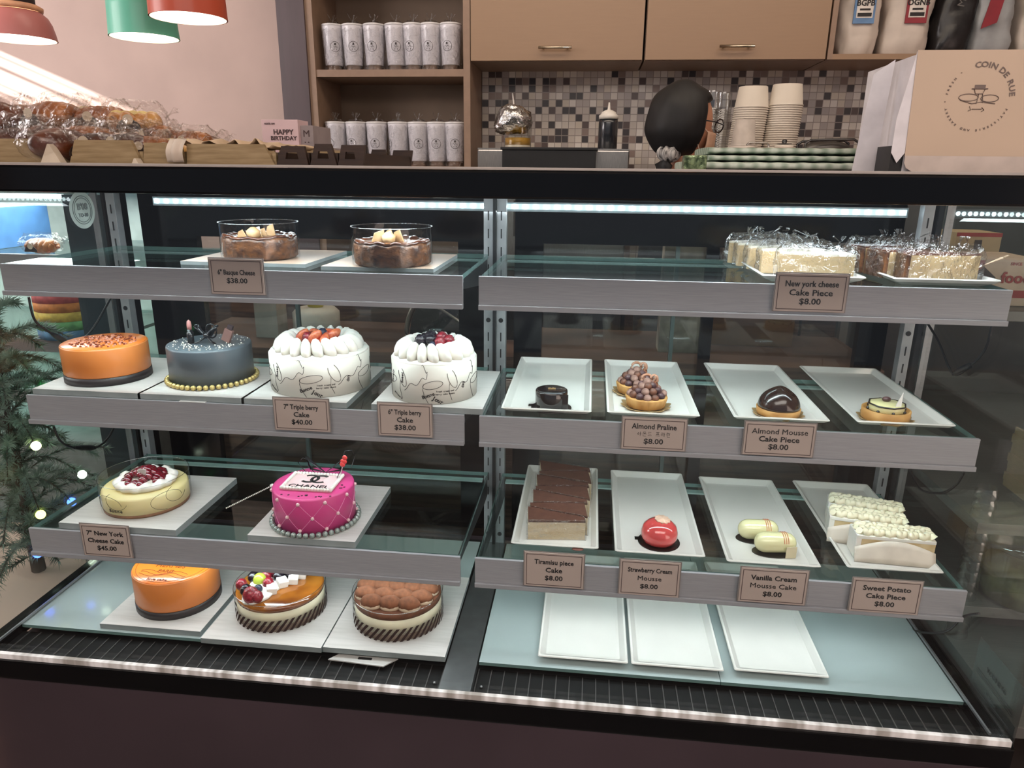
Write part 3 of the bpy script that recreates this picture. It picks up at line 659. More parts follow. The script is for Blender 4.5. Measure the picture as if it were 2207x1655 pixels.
# cherry cheesecake
R, H = .077, .037
t = thing('cherry_cheesecake', 'pale yellow cheesecake crowned with dark cherries and cream in a printed clear collar', 'cake', (-.637, .250, S2+.0125))
MB().lathe([(R-.002, 0), (R-.002, .006)], 80).build('biscuit_base', mat('biscuit_crust', '8a5c3c', .8, var=.15, bump=.5), t)
MB().lathe([(R-.002, .006), (R-.002, H-.003), (R-.005, H), (0, H)], 80).build('cheese_filling', mat('cheesecake_yellow', 'f0e0a8', .45, col2='e9d592', scale=14, sss=.1), t)
q = MB()
q.lathe([(.036, 0), (.052, .002), (.054, .010), (.044, .015), (.034, .012)], 90, 0, .004, H, fn=lambda r, z, a: (r*(1+.05*abs(math.sin(a*8))*(r > .03)), z*(1+.2*math.sin(a*11)))); q.build('cream_ring', CREAM, t)
CHR = mat('cherry_compote', '6e1020', .12, var=.25, scale=60, coat=1)
rr = random.Random(5)
for k in range(52):
    a = rr.uniform(0, 2*PI); d = .036*math.sqrt(rr.random()); MB().sph((0, 0, 0), .0085, 12, 9, (1, 1, .85)).build('cherry', CHR, t, loc=(d*math.cos(a), .004+d*math.sin(a), H+.010+.021*(1-d/.036)))
o = MB().grid(lambda u, v: (.010*(u-.5)*math.sin(v*PI)*1.6, .0, .028*v), 6, 10).build('white_chocolate_leaf', WHITE, t, loc=(-.004, -.012, H+.022), solid=.0008); o.rotation_euler = (.5, .9, .3)
collar(.0785, .060, t)
q = MB()
for a0 in (-20, 60):
    cyl_curve(q, [(a0+22*math.cos(i/30*2*PI), .026+.017*math.sin(i/30*2*PI)) for i in range(23)], .0788, .00035)
    cyl_curve(q, [(a0+14+16*math.cos(i/30*2*PI+2), .034+.016*math.sin(i/30*2*PI+2)) for i in range(20)], .0788, .00035)
for j, ch in enumerate('Bonne'):
    aa = math.radians(-16+j*4.2); q.text(ch, .009, Matrix.Translation((.0788*math.sin(aa), -.0788*math.cos(aa), .016)) @ Matrix.Rotation(aa, 4, 'Z') @ FRONT, .02, .0002)
q.build('collar_print', INK, t)
# pink cake
R, H = .072, .070
t = thing('pink_cake', 'bright pink quilted cake with a pale plaque, silver pearls around its foot', 'cake', (-.293, .225, S2+.0125))
PK = mat('hot_pink_fondant', 'd6478a', .4, var=.03, scale=6, coat=.15, sss=.08)
MB().lathe([(R, 0), (R, H-.003), (R-.001, H-.0008), (R-.004, H), (0, H)], 90).build('cake_body', PK, t)
SLV = mat('silver_pearl', '9aa5a0', .25, .5); PEARL = mat('pink_white_pearl', 'e0b8bc', .25, coat=.5)
for k in range(44): a = 2*PI*k/44; MB().sph((0, 0, 0), .0050, 12, 8).build('silver_pearl', SLV, t, loc=((R+.0048)*math.cos(a), (R+.0048)*math.sin(a), .005))
q = MB(); NQ = 10
for k in range(NQ):
    a = 360*k/NQ
    for s in (-1, 1): cyl_curve(q, [(a+s*(36*i/12), H-.008-(H-.018)*i/12) for i in range(13)], R+.0001, .00045)
q.build('quilting_lines', mat('quilt_crease', 'e58cba', .4), t)
for k in range(NQ):
    for (da, z) in ((0, H-.008), (18, H*.5), (0, .012)):
        a = math.radians(360*k/NQ+da); MB().sph((0, 0, 0), .0034, 10, 8).build('quilt_pearl', PEARL, t, loc=((R+.001)*math.sin(a), -(R+.001)*math.cos(a), z))
pl = MB().box(-.046, .046, -.036, .030, H, H+.0035, .001).build('plaque', mat('pale_pink_plaque', 'e6c3c4', .5), t)
q = MB()
for i in range(17):
    f = -.045+.09*i/16; q.sph((f, -.035, H+.0045), .0034, 8, 6); q.sph((f, .029, H+.0045), .0034, 8, 6)
for i in range(1, 12):
    f = -.035+.064*i/12; q.sph((-.045, f, H+.0045), .0034, 8, 6); q.sph((.045, f, H+.0045), .0034, 8, 6)
q.build('cream_border', CREAM, pl)
q = MB()
for s in (-1, 1): q.tube([(s*.0095+s*.0150*math.cos(a), .009+.0145*math.sin(a), H+.0038) for a in [math.radians(48+264*i/26+(0)) for i in range(27)]] if s < 0 else [(.0095+.0150*math.cos(a)*1, .009+.0145*math.sin(a), H+.0038) for a in [math.radians(48+264*i/26) for i in range(27)]], .0030, 6, flat=.2)
q.build('interlocked_ring_emblem', INK, pl)
MB().text('CHANEL', .0150, flat(0, -.0225, H+.0037), .015, sx=1.30).build('plaque_lettering', INK, pl)
q = MB(); rr = random.Random(2)
for k in range(16):
    fx = rr.choice((-.03, 0, .03, .055))+rr.uniform(-.008, .008); fy = -.052+rr.uniform(-.006, .005) if fx < .05 else rr.uniform(-.02, .0); q.box(fx-.0016, fx+.0016, fy-.001, fy+.001, H, H+.0008, rz=rr.random())
q.build('black_topping_marks', INK, t)
# little heart topper, ribbon wire and perfume shape
q = MB().tube([(.044, .008, H), (.052, .012, H+.030)], .0009, 6).build('topper_stick', WHITE, t)
o = MB()
for (xx, zz, r) in ((.052, H+.034, .0052), (.0555, H+.0395, .0050), (.057, H+.047, .0048), (.0525, H+.0405, .004)): o.sph((xx, .012, zz), r, 10, 8, (1, .45, 1))
o.build('red_topper', mat('red_topper', 'd8403e', .3, coat=.5), t)
q = MB()
q.tube([(.036+.002*i, .018, H+.004*i) for i in range(8)]+[(.047, .018, H+.036), (.056, .018, H+.058), (.068, .018, H+.060), (.074, .018, H+.048), (.066, .018, H+.026)], .0007, 6)
q.tube([(-.02, .03, H), (-.035, .032, H+.016), (-.04, .032, H+.024), (-.03, .032, H+.034), (-.022, .032, H+.030), (-.02, .032, H+.018), (-.008, .03, H+.005)], .0007, 6)
q.build('wire_outline_topper', BLP, t)
for sx_ in (-1, 1):
    MB().tube([(.012, .030, H+.008), (.012+sx_*.018, .030, H+.022), (.012+sx_*.034, .030, H+.036), (.012+sx_*.028, .030, H+.014), (.012, .030, H+.008)], [.001, .004, .006, .004, .001], 8, flat=.3).build('black_bow_loop', BLP, t)
q = MB().sph((0, 0, 0), .0042, 10, 8)
for k in range(30): q.sph((-.002*k*1.35-.0005, -.0008*k, -.0013*k), .0014, 6, 5)
q.build('pearl_handle', mat('white_pearl', 'e2e0d8', .2), t, loc=(-R-.002, -.01, H-.006)) 
# fruit cake and cocoa cake on the floor
def layered(x, y, z, R, H, label, nm, top, dark='3a2420'):
    t = thing(nm, label, 'cake', (x, y, z))
    MB().lathe([(R-.002, 0), (R-.002, .012)], 80).build('sponge_base', mat('cocoa_sponge', '8d7564', .8, bump=.3), t)
    MB().lathe([(R-.002, .012), (R-.002, H-.008)], 80).build('cream_layer', mat('cream_filling', 'e2d8bc', .5, sss=.1), t)
    MB().lathe([(R-.002, H-.008), (R-.002, H), (R-.006, H+.002), (0, H+.002)], 80).build('top_layer', top, t)
    return t
R, H = .080, .046
t = layered(-.357, .191, DECK+.0105, R, H, 'caramel glazed cake with a crescent of mixed berries and white cubes', 'fruit_cake', mat('caramel_glaze', '6a3010', .12, col2='c07828', scale=10, coat=1, bump=.1))
fr = [('b', -.045, .028), ('r', -.028, .036), ('u', -.008, .040), ('g', -.040, .006), ('r', -.066, -.012), ('b', -.050, -.028), ('b', -.012, .022), ('r', -.020, -.002), ('u', -.030, -.022), ('r', -.020, -.046), ('b', .006, .034), ('b', -.056, .014), ('r', -.034, .022), ('u', -.012, .046), ('s', -.034, -.042)]
MB().sph((0, 0, 0), .03, 20, 12, (1, 1.9, .32), fn=lambda v, p: v*(1+.08*math.sin(p.x*8+p.y*6))).build('cream_bed', CREAM, t, loc=(-.024, -.016, H+.005))
MB().sph((0, 0, 0), .016, 16, 10, (1.1, 1.5, .6)).build('cream_dollop', CREAM, t, loc=(-.030, -.048, H+.004))
for k, (kd, fx, fy) in enumerate(fr):
    q = MB(); r = {'b': .0095, 'r': .0095, 'u': .008, 'g': .012, 's': .014}[kd]; berry_sphere(q, (0, 0, 0), r, 0, kd in 'br', k, (1, 1, 1.15) if kd in 'gs' else (1, 1, 1))
    q.build({'b': 'blackberry', 'r': 'raspberry', 'u': 'blueberry', 'g': 'green_grape', 's': 'strawberry'}[kd], {'b': BLKB, 'r': RASP, 'u': BLUB, 'g': GRAPE, 's': RASP}[kd], t, loc=(fx+.008, fy-.020, H+.016))
for k, (fx, fy, rz) in enumerate(((.022, .006, .3), (.006, -.008, .8), (-.004, -.030, .5), (.030, .026, .2))):
    MB().box(-.009, .009, -.009, .009, 0, .014, .002).build('white_cube', mat('white_marshmallow', 'ece8e0', .6), t, loc=(fx, fy, H+.004)).rotation_euler = (.2, .15, rz)
collar(.0815, .054, t, m=stripes_film('striped_collar_film', .024, 44, -420))
R, H = .080, .049
t = layered(-.135, .193, DECK+.0105, R, H, 'cream cake covered with cocoa dusted sponge fingers in a striped collar', 'cocoa_cake', mat('cocoa_powder', '6a3e28', .9, var=.12, scale=80, bump=.3))
COC = mat('cocoa_dusted_sponge', '7a4a30', .92, var=.15, scale=90, bump=.5, bd=.002); LADY = mat('ladyfinger_sponge', 'cbb49a', .8)
rows = [(-.050, 3), (-.026, 4), (.0, 5), (.026, 4), (.050, 3)]
for j, (yy, n) in enumerate(rows):
    for k in range(n):
        xx = (k-(n-1)/2)*(.0275 if n == 5 else .0335)
        q = MB().sph((0, 0, 0), .0185, 18, 12, (1.08, .86, .66), fn=lambda v, p: v*(1+.03*math.sin(p.x*7+j)))
        o = q.build('cocoa_sponge_ball', COC, t, loc=(xx, yy, H+.009)); 
        if j == 0 or abs(xx) > .045: MB().sph((0, 0, 0), .0187, 14, 8, (1.1, .84, .5)).build('sponge_underside', LADY, o, loc=(0, -.001, -.0042))
collar(.0815, .056, t, m=stripes_film('striped_collar_film_tall', .026, 44, -420))
# ================================================================== RECTANGULAR PLATES
def plate_mesh(w=.151, d=.342):
    q = MB(); o = [(w/2, d/2, .011), (w/2-.001, d/2-.001, .0125), (w/2-.004, d/2-.004, .0125), (w/2-.013, d/2-.017, .0045), (w/2-.018, d/2-.023, .0040)]
    under = [(w/2-.018, d/2-.02, .0), (w/2-.005, d/2-.006, .006), (w/2, d/2, .011)]
    rings = under[:2]+o; vs = []; fs = []; NSEG = 5
    def ring(a, b, z, r):
        out = []
        for cx, cy, a0 in ((a-r, b-r, 0), (-a+r, b-r, 90), (-a+r, -b+r, 180), (a-r, -b+r, 270)):
            for i in range(NSEG): an = math.radians(a0+90*i/(NSEG-1)); out.append((cx+r*math.cos(an), cy+r*math.sin(an), z))
        return out
    n = 4*NSEG
    for a, b, z in rings: vs += ring(a, b, z, .004)
    for i in range(len(rings)-1):
        for k in range(n): j = (k+1) % n; fs.append((i*n+k, i*n+j, (i+1)*n+j, (i+1)*n+k))
    fs.append(tuple(range(n))[::-1]); fs.append(tuple((len(rings)-1)*n+k for k in range(n)))
    q.add(vs, fs, False); return q
PLATE0 = plate_mesh().build('rectangular_plate', WHITE)
tag(PLATE0, 'white rectangular plate', 'plate', 'white rectangular plates in the display case')
pcount = [0]
def plate(c, z, label, rz=0):
    o = PLATE0 if pcount[0] == 0 else PLATE0.copy()
    if pcount[0]: C.objects.link(o)
    pcount[0] += 1; o.location = (c[0], c[1], z+.0003); o.rotation_euler = (0, 0, rz); o['label'] = label; return o
for c, lb in (((.125, .378), 'white rectangular plate under the dark round mousse'), ((.301, .382), 'white rectangular plate under the nut topped tarts'), ((.506, .386), 'white rectangular plate under the chocolate dome tart'), ((.699, .390), 'white rectangular plate under the cream tart, rightmost on the middle shelf')):
    plate(c, S1, lb)
for c, lb in (((.147, .352), 'white rectangular plate under the row of cocoa slices'), ((.325, .348), 'white rectangular plate under the red dome'), ((.509, .339), 'white rectangular plate under the two pale capsules'), ((.702, .345), 'white rectangular plate under the cream piped slices, rightmost on the lower shelf')):
    plate(c, S2, lb)
for c, lb in (((.203, .277), 'leftmost of three empty white plates on the case floor'), ((.359, .277), 'middle of three empty white plates on the case floor'), ((.527, .282), 'rightmost of three empty white plates on the case floor')):
    plate(c, DECK, lb)
PZ = .0044
# ================================================================== SMALL CAKES
DCH = mat('dark_chocolate_glaze', '1a1414', .15, var=.1, coat=.8); BDISC = mat('black_cake_disc', '15100f', .3, coat=.4)
GCARD = mat('gold_cake_card', 'b09468', .3, .4, var=.05)
def disc(t, R, m, z=0, th=.0012, tabs=True):
    q = MB().lathe([(R, 0), (R, th)], 40, 0, 0, z)
    if tabs: q.box(-R-.005, -R+.006, .002, .012, z, z+th)
    return q.build('cake_disc', m, t)
def scallop(t, R, z=0):
    return MB().lathe([(0, 0), (R, .0004), (R*1.12, .004)], 96, 0, 0, z, fn=lambda r, zz, a: (r*(1+.06*math.sin(a*12)*(r > R*.9)), zz+(.0012*math.sin(a*12) if r > R else 0)), cap=False).build('gold_card', GCARD, t, solid=.0006)
t = thing('chocolate_mousse', 'shiny black round mousse with a fleck of gold leaf on a black disc', 'small cake', (.132, .242, S1+PZ))
disc(t, .0345, BDISC)
MB().lathe([(.025, .0013), (.0275, .004), (.0275, .030), (.0265, .0325), (.024, .0335), (0, .0335)], 48).build('mousse_body', DCH, t)
MB().box(.016, .029, -.020, -.012, .0015, .028, .001).build('chocolate_tab', DCH, t)
q = MB(); rr = random.Random(4)
for k in range(7): q.box(-.006+k*.0018, -.004+k*.0018, rr.uniform(-.003, 0), rr.uniform(.001, .003), .0335, .0345+rr.uniform(0, .001), rz=rr.random()*2)
q.build('gold_leaf', mat('gold_leaf', 'c9a878', .3, .5), t)
# praline tarts
TART = mat('tart_crust', 'd0a060', .6, col2='b57f40', scale=30); NUT = mat('sugared_nut', '7a4c38', .5, col2='42241e', scale=60); NUTD = mat('dark_candied_nut', '3a2028', .35, col2='6a4a48', scale=50); SUG = mat('powdered_nut', 'a8867a', .8, col2='6a463c', scale=70)
def praline(x, y, z, label, seed):
    t = thing('praline_tart', label, 'small cake', (x, y, z)); scallop(t, .037)
    MB().lathe([(.026, .0012), (.031, .003), (.0345, .018), (.034, .020), (.03, .020), (0, .018)], 96, fn=lambda r, zz, a: (r*(1+.05*abs(math.sin(a*10))*(r > .025)), zz)).build('crust', TART, t)
    rr = random.Random(seed); k = 0
    for ring, (d, z0, n) in enumerate(((.027, .023, 12), (.019, .030, 9), (.010, .037, 6), (0, .043, 1))):
        for j in range(n):
            a = 2*PI*j/n+ring*.3; m = (NUT, NUTD, SUG)[(k*7+seed) % 3]; k += 1
            MB().sph((0, 0, 0), .0070, 12, 9, (1, 1, .95)).build('candied_nut', m, t, loc=(d*math.cos(a)+rr.uniform(-.001, .001), d*math.sin(a), z0+rr.uniform(-.001, .002)))
    for s in range(3):
        a = -.2+s*.9; q = MB().tube([(.015*math.cos(a)+.009*math.cos(i/14*2*PI)*math.sin(a), .008*math.sin(a), .046+.009*math.sin(i/14*2*PI)) for i in range(14)], .0024, 8, closed=True)
        q.build('biscuit_ring', mat('baked_ring', '9a5c38', .5, col2='c9a08a', scale=60), t)
    return t
praline(.293, .272, S1+PZ, 'almond praline tart, the front one, heaped with sugared nuts', 2)
praline(.280, .350, S1+PZ, 'almond praline tart behind the front praline tart', 5)
# chocolate dome tart
t = thing('chocolate_dome_tart', 'tart with a smooth dark chocolate dome on a gold card', 'small cake', (.510, .258, S1+PZ)); scallop(t, .036)
MB().lathe([(.030, .0012), (.034, .003), (.0355, .014), (.033, .0145), (0, .0135)], 60).build('crust', TART, t)
MB().sph((0, 0, 0), .034, 40, 24, (1, 1, 1.02), fn=lambda v, p: Vector((v.x, v.y, max(v.z, 0)*(1+.04*math.sin(p.x*5+1))-.006*math.exp(-((p.x-.35)**2+(p.y+.2)**2)*14)))).build('chocolate_dome', mat('dome_chocolate', '2a1712', .22, var=.1, scale=8, coat=.7), t, loc=(0, 0, .0138))
# cream tart
t = thing('cream_tart', 'round tart with pale cream disc, chocolate edging and a white shard', 'small cake', (.681, .259, S1+PZ)); scallop(t, .037)
MB().lathe([(.034, .0012), (.0365, .003), (.037, .019), (.034, .0195), (.033, .016), (0, .016)], 60).build('crust', TART, t)
YC = mat('pale_yellow_cream', 'e9e0a8', .3, coat=.4)
MB().lathe([(.027, .016), (.0285, .018), (.0285, .026), (.026, .0285), (0, .0285)], 8).build('cream_disc', YC, t)
q = MB()
q.tube([(.0288*math.cos(2*PI*k/8), .0288*math.sin(2*PI*k/8), .0275) for k in range(8)], .0014, 6, closed=True)
for k in range(8): q.sph((.0292*math.cos(2*PI*k/8), .0292*math.sin(2*PI*k/8), .019), .0028, 8, 6)
q.build('chocolate_piping', DCH, t)
MB().sph((0, 0, 0), .0055, 12, 8, (1.3, 1, .8)).build('nut_topping', NUTD, t, loc=(.002, .010, .032))
MB().prism([(-.006, 0), (.008, 0), (.012, .034)], 0, .0015, T(.006, -.020, .018, math.radians(78), math.radians(0), .15)).build('white_chocolate_shard', WHITE, t)
# tiramisu slices
COCT = mat('cocoa_top', '5a3527', .85, var=.08, scale=90, bump=.2); TCR = mat('mascarpone_cream', 'e2d3b4', .5, col2='d2bd94', scale=20, stretch=(1, 1, 5))
def wedge(x, y, flip, label, tilt, rz):
    t = thing('tiramisu_slice', label, 'cake slice', (x, y, S2+PZ), rz, 'tiramisu slices standing in a row')
    s = -1 if flip else 1; P = [(-.050, -.018), (.050, -.018), (.050, -.0024), (-.050, .0376)]
    if flip: P = [(-.050, .018), (-.050, .0022), (.050, -.0378), (.050, .018)]
    if sum(P[i][0]*P[(i+1)%4][1]-P[(i+1)%4][0]*P[i][1] for i in range(4)) < 0: P = P[::-1]
    MB().prism(P, .0012, .034).build('cream_layers', TCR, t)
    MB().prism([(a*.995, b*.99) for a, b in P], .0341, .0375).build('cocoa_top', COCT, t)
    MB().prism([(a*1.04, b*1.0) for a, b in P], 0, .0011).build('paper_base', BOARD, t)
    q = MB(); k = 1.06; mb = [(a*k, b*1.02) for a, b in P]
    q.add([(a, b, z+.002*math.sin(i*3)) for z in (.001, .02, .040) for i, (a, b) in enumerate(mb)], [(r*4+i, r*4+(i+1) % 4, (r+1)*4+(i+1) % 4, (r+1)*4+i) for r in range(2) for i in range(4)], False)
    q.build('clear_wrapper', WRAP, t)
    t.rotation_euler = (tilt, 0, rz); return t
for k, (x, y, fl, rz) in enumerate(((.147, .232, 0, .10), (.148, .268, 1, .12), (.150, .304, 0, .08), (.152, .340, 1, .10), (.152, .376, 0, .10), (.154, .414, 1, .12), (.154, .450, 0, .12))):
    wedge(x, y, fl, 'cocoa topped tiramisu slice, %s' % ['at the front of the row', 'second from the front', 'third from the front', 'in the middle of the row', 'third from the back', 'second from the back', 'at the back of the row'][k], 0, rz)
a = at_z(1245, 1185, S2+.006); tag(MB().lathe([(.001, 0), (.008, .0003), (.007, .0012), (0, .0015)], 14, sx=1.3, sy=.7).build('crumb', mat('red_brown_crumb', '8a5a50', .7), loc=(a.x, a.y, S2+.007)), 'small reddish crumb on the plate in front of the cocoa slices', 'crumb')
# red dome
t = thing('strawberry_mousse', 'glossy coral red dome with a pale scalloped disc on top', 'small cake', (.328, .232, S2+PZ)); disc(t, .0365, BDISC)
MB().lathe([(.022, .0013), (.028, .004), (.0315, .012), (.0315, .022), (.028, .032), (.020, .039), (.010, .042), (0, .0425)], 60).build('glazed_dome', mat('coral_red_glaze', 'd24a4a', .12, var=.06, scale=30, coat=1), t)
o = MB().lathe([(0, .0), (.010, .0), (.0135, -.001), (.013, .001), (0, .002)], 60, fn=lambda r, zz, a: (r*(1+.07*math.sin(a*10)), zz), cap=False).build('pale_disc', mat('pale_pink_biscuit', 'e6bfa6', .7, var=.08, scale=90, bump=.4), t, loc=(.004, .002, .0428)); o.rotation_euler = (.05, .12, 0)
# vanilla capsules
VAN = mat('pale_vanilla_glaze', 'e4dfae', .18, var=.02, coat=.7); ORL = mat('orange_red_print', 'd27a5a', .5); VCARD = mat('cream_paper_band', 'd9cfae', .5)
def capsule(x, y, label):
    t = thing('vanilla_mousse', label, 'small cake', (x, y, S2+PZ), .08, 'vanilla capsule mousses'); o = MB().lathe([(.030, 0), (.030, .0012)], 40, sx=1.25, sy=.72).build('cake_disc', BDISC, t)
    q = MB(); n = 24
    prof = []
    for i in range(n+1):
        a = PI*i/n; xx = -.036+.0 if 0 else 0
        prof.append((.0185*math.sin(a)**.9 if 0 < i < n else 0, -.0185*math.cos(a)+(-.0165 if i <= n/2 else .0165)))
    q.lathe(prof, 32, cap=False); q.v = [(v[2], v[1]*.95, v[0]*.95+.0188) for v in q.v]; q.build('capsule_body', VAN, t)
    for xx in (.010, .0135, .017):
        MB().tube([(xx, .0180*math.cos(a), .0188+.0180*math.sin(a)) for a in [math.radians(20+140*i/12) for i in range(13)]], .0006, 5).build('printed_stripe', ORL, t)
    MB().box(.012, .030, -.0215, -.0200, .001, .022, .0004, rz=.1).build('paper_tab', VCARD, t)
    return t
capsule(.503, .265, 'pale yellow capsule mousse, the rear of the two')
capsule(.522, .221, 'pale yellow capsule mousse, the front of the two')
# sweet potato slices
SPC = mat('piped_pale_cream', 'eee6c8', .5, var=.02, sss=.1); SPB = mat('pale_sponge', 'd8c49a', .7, col2='c4a878', scale=40)
def sweet(x, y, rz, label):
    t = thing('sweet_potato_slice', label, 'cake slice', (x, y, S2+PZ), rz, 'cream piped sweet potato slices'); w, d, h = .062, .021, .050
    MB().box(-w+.008, w, -d, d, .001, h-.008, .002).build('sponge_block', SPB, t)
    MB().box(-w, -w+.009, -d-.0005, d+.0005, .001, h-.006, .002).build('cream_end', CREAM, t)
    MB().box(-w+.001, w, -d-.0008, d+.0008, h-.012, h-.006, .0015).build('cream_sheet', CREAM, t)
    for k in range(3):
        yy = -d+.008+k*.013
        MB().tube([(-w+.005+(2*w-.008)*i/44, yy+.0028*math.sin(i*.95+k), h-.003+.0022*math.cos(i*1.9+k)) for i in range(45)], [.0060*(1+.22*math.sin(i*1.9)) for i in range(45)], 10).build('piped_cream', SPC, t)
    MB().grid(lambda u, v: (-w*1.02+2.04*w*u, -d-.010*(1-v)-.0015, .001+.022*v+.016*math.sin(u*PI)*v), 16, 4).build('paper_wrapper', mat('white_greaseproof_paper', 'd8cdbf', .5), t, solid=.0004)
    return t
sweet(.714, .234, -.06, 'cream piped sweet potato slice at the front of its plate')
sweet(.692, .290, -.20, 'cream piped sweet potato slice in the middle of its plate')
sweet(.706, .340, -.26, 'cream piped sweet potato slice at the back of its plate')
# top shelf right: wrapped cheesecake slices on plates
PB = [at_z(1545, 606, S0), at_z(1796, 620, S0)]
plate((.522, .370), S0, 'white rectangular plate under the wrapped cheese slices on the top shelf', 0)
plate((.712, .372), S0, 'white rectangular plate under the wrapped burnt slices on the top shelf', 0)
NYC = mat('pale_cheesecake_slice', 'dcc498', .5, col2='cdae80', scale=10, sss=.1); NYT = mat('cheesecake_cream_top', 'ede6cf', .5)
def slice_(x, y, rz, label, burnt=False, seed=0):
    t = thing('cheesecake_slice', label, 'cake slice', (x, y, S0+PZ), rz, 'wrapped cheesecake slices'); P = [(-.052, -.004), (.052, -.024), (.052, .024), (-.052, .004)]; h = .036 if not burnt else .040
    MB().prism(P, .001, h).build('slice_body', NYC, t)
    if burnt: MB().prism([(.0525, -.026), (.058, -.024), (.058, .024), (.0525, .026)], .001, h).build('burnt_crust', BASQ, t)
    MB().prism(P, h+.0001, h+.003).build('slice_top', BASQT if burnt else NYT, t)
    rr = random.Random(seed)
    def W(u, v):
        a = u*2*PI; k = 1+.05*math.sin(a*3+seed); ca, sa = math.cos(a), math.sin(a); e = .5
        x_ = .060*math.copysign(abs(ca)**e, ca); y_ = (.018+.010*(x_/.06))*math.copysign(abs(sa)**e, sa)*1.3
        s = 1-.35*max(0, v-.75)*4*.5
        n_ = nz((ca*3, sa*3, v*4+seed))*.004
        return (x_*s+n_, y_*s+n_, .001+(h+.016)*v+n_*v)
    q = MB(); q.grid(W, 48, 10); q.build('cellophane_wrapper', WRAP, t)
    q = MB()
    for k in range(5):
        x0 = rr.uniform(-.03, .04); q.tube([(x0, 0, h+.010), (x0+rr.uniform(-.008, .008), rr.uniform(-.006, .006), h+.020), (x0+rr.uniform(-.012, .012), rr.uniform(-.01, .01), h+.028)], [.003, .0015, .004], 5, flat=.3)
    q.build('wrapper_gather', WRAP, t)
    return t
for k, (x, y, rz) in enumerate(((.530, .236, .0), (.512, .288, .14), (.500, .334, .22), (.490, .380, .30), (.482, .424, .36))):
    slice_(x, y, rz+PI*0, ['wrapped pale cheesecake slice at the front of its row', 'wrapped pale cheesecake slice, second from the front', 'wrapped pale cheesecake slice, third from the front', 'wrapped pale cheesecake slice, fourth from the front', 'wrapped pale cheesecake slice at the back of its row'][k], False, k)
for k, (x, y, rz) in enumerate(((.715, .238, PI-.05), (.690, .292, PI+.25), (.672, .350, PI+.3))):
    slice_(x, y, rz, ['wrapped burnt cheesecake slice at the front of the right plate', 'wrapped burnt cheesecake slice in the middle of the right plate', 'wrapped burnt cheesecake slice at the back of the right plate'][k], True, k+9)
a = at_z(1730, 600, S0+.01)
t = thing('plastic_fork', 'small pale wooden fork leaning over the plate of burnt slices', 'fork', (.775, .236, S0+.0165), 0)
MB().tube([(-.035, -.005, .002), (.0, .004, .012), (.03, .012, .024)], [.0022, .0018, .0032], 8, flat=.4).build('handle', mat('pale_fork', 'c0a488', .5), t)
MB().tube([(.03, .012, .024), (.040, .015, .028)], [.0045, .002], 8, flat=.3).build('fork_head', mat('pale_fork', 'c0a488', .5), t)
# ================================================================== COUNTER TOP
TOP = 1.2537
tag(MB().box(-1.02, 1.0, -.002, .60, 1.2504, TOP-.0001, .0008).build('counter_top_board', mat('pale_top_board', 'a8a09a', .35, var=.04)), 'long thin pale board capping the display case', 'counter top')
OAK = mat('oak_tray_wood', 'a08a68', .5, col2='86704f', scale=12, stretch=(1.5, 1, 16)); WAL = mat('dark_walnut_tray', '3e2c22', .45, col2='2c1f19', scale=12, stretch=(1.5, 1, 16))
def tray(u0, u1, y, d, h, m, label, hole=False, cutl=.012, cutr=.012):
    x0, x1 = at_y(u0, 348, y).x, at_y(u1, 350, y).x; w = (x1-x0)/2
    t = thing('bread_tray', label, 'tray', ((x0+x1)/2, y, TOP), group='wooden trays on the counter top')
    MB().box(-w, w, .006, d-.006, .0, .006).build('tray_floor', m, t)
    for yy in (0, d-.006):
        P = [(-w, 0), (w, 0), (w-cutr, h), (-w+cutl, h)]
        q = MB()
        if hole and yy == 0:
            hx, hz0, hz1 = w*.42, h*.32, h*.66
            for A in ([(-w, 0), (w, 0), (hx, hz0), (-hx, hz0)], [(w, 0), (w-cutr, h), (hx*.8, hz1), (hx, hz0)], [(w-cutr, h), (-w+cutl, h), (-hx*.8, hz1), (hx*.8, hz1)], [(-w+cutl, h), (-w, 0), (-hx, hz0), (-hx*.8, hz1)]):
                q.prism(A, -.006, 0, Matrix.Translation((0, yy, 0)) @ FRONT)
        else: q.prism(P, -.006, 0, Matrix.Translation((0, yy, 0)) @ FRONT)
        q.build('end_panel', m, t)
    for s in (-1, 1): MB().box(min(s*w, s*(w-.005)), max(s*w, s*(w-.005)), .006, d-.006, .006, .016).build('side_rail', m, t)
    return t
tray(-60, 128, .045, .30, .031, OAK, 'oak bread tray at the far left behind the white tent card')
tray(150, 305, .045, .30, .030, OAK, 'oak bread tray between the white tent card and the narrow tray')
tray(309, 396, .045, .30, .027, OAK, 'narrow oak bread tray left of the paper lined tray', cutl=.004, cutr=.002)
tray(402, 592, .045, .30, .026, OAK, 'oak tray lined with crumpled greaseproof paper', cutl=.003, cutr=.014)
tray(596, 664, .045, .26, .024, WAL, 'dark walnut tray with a hand hole, next to the paper lined tray', True, .008, .004)
tray(668, 726, .045, .26, .027, WAL, 'dark walnut tray behind the notch, second of the dark trays', True, .008, .007)
tray(728, 782, .045, .26, .026, WAL, 'dark walnut tray nearest the tumblers', True, .006, -.004)
a0 = at_y(395, 340, .06).x; a1 = at_y(588, 340, .06).x
tag(MB().grid(lambda u, v: (a0+(a1-a0)*u*1.02+.004*math.sin(v*9), .056+.24*v, TOP+.027+.006*nz((u*14, v*7, 2))+.004*math.sin(u*25)*(1-v)), 60, 24).build('greaseproof_sheet', mat('cream_greaseproof', 'cdb394', .6, var=.06, bump=.2), solid=.0005), 'crumpled cream greaseproof sheet lining the oak tray', 'paper')
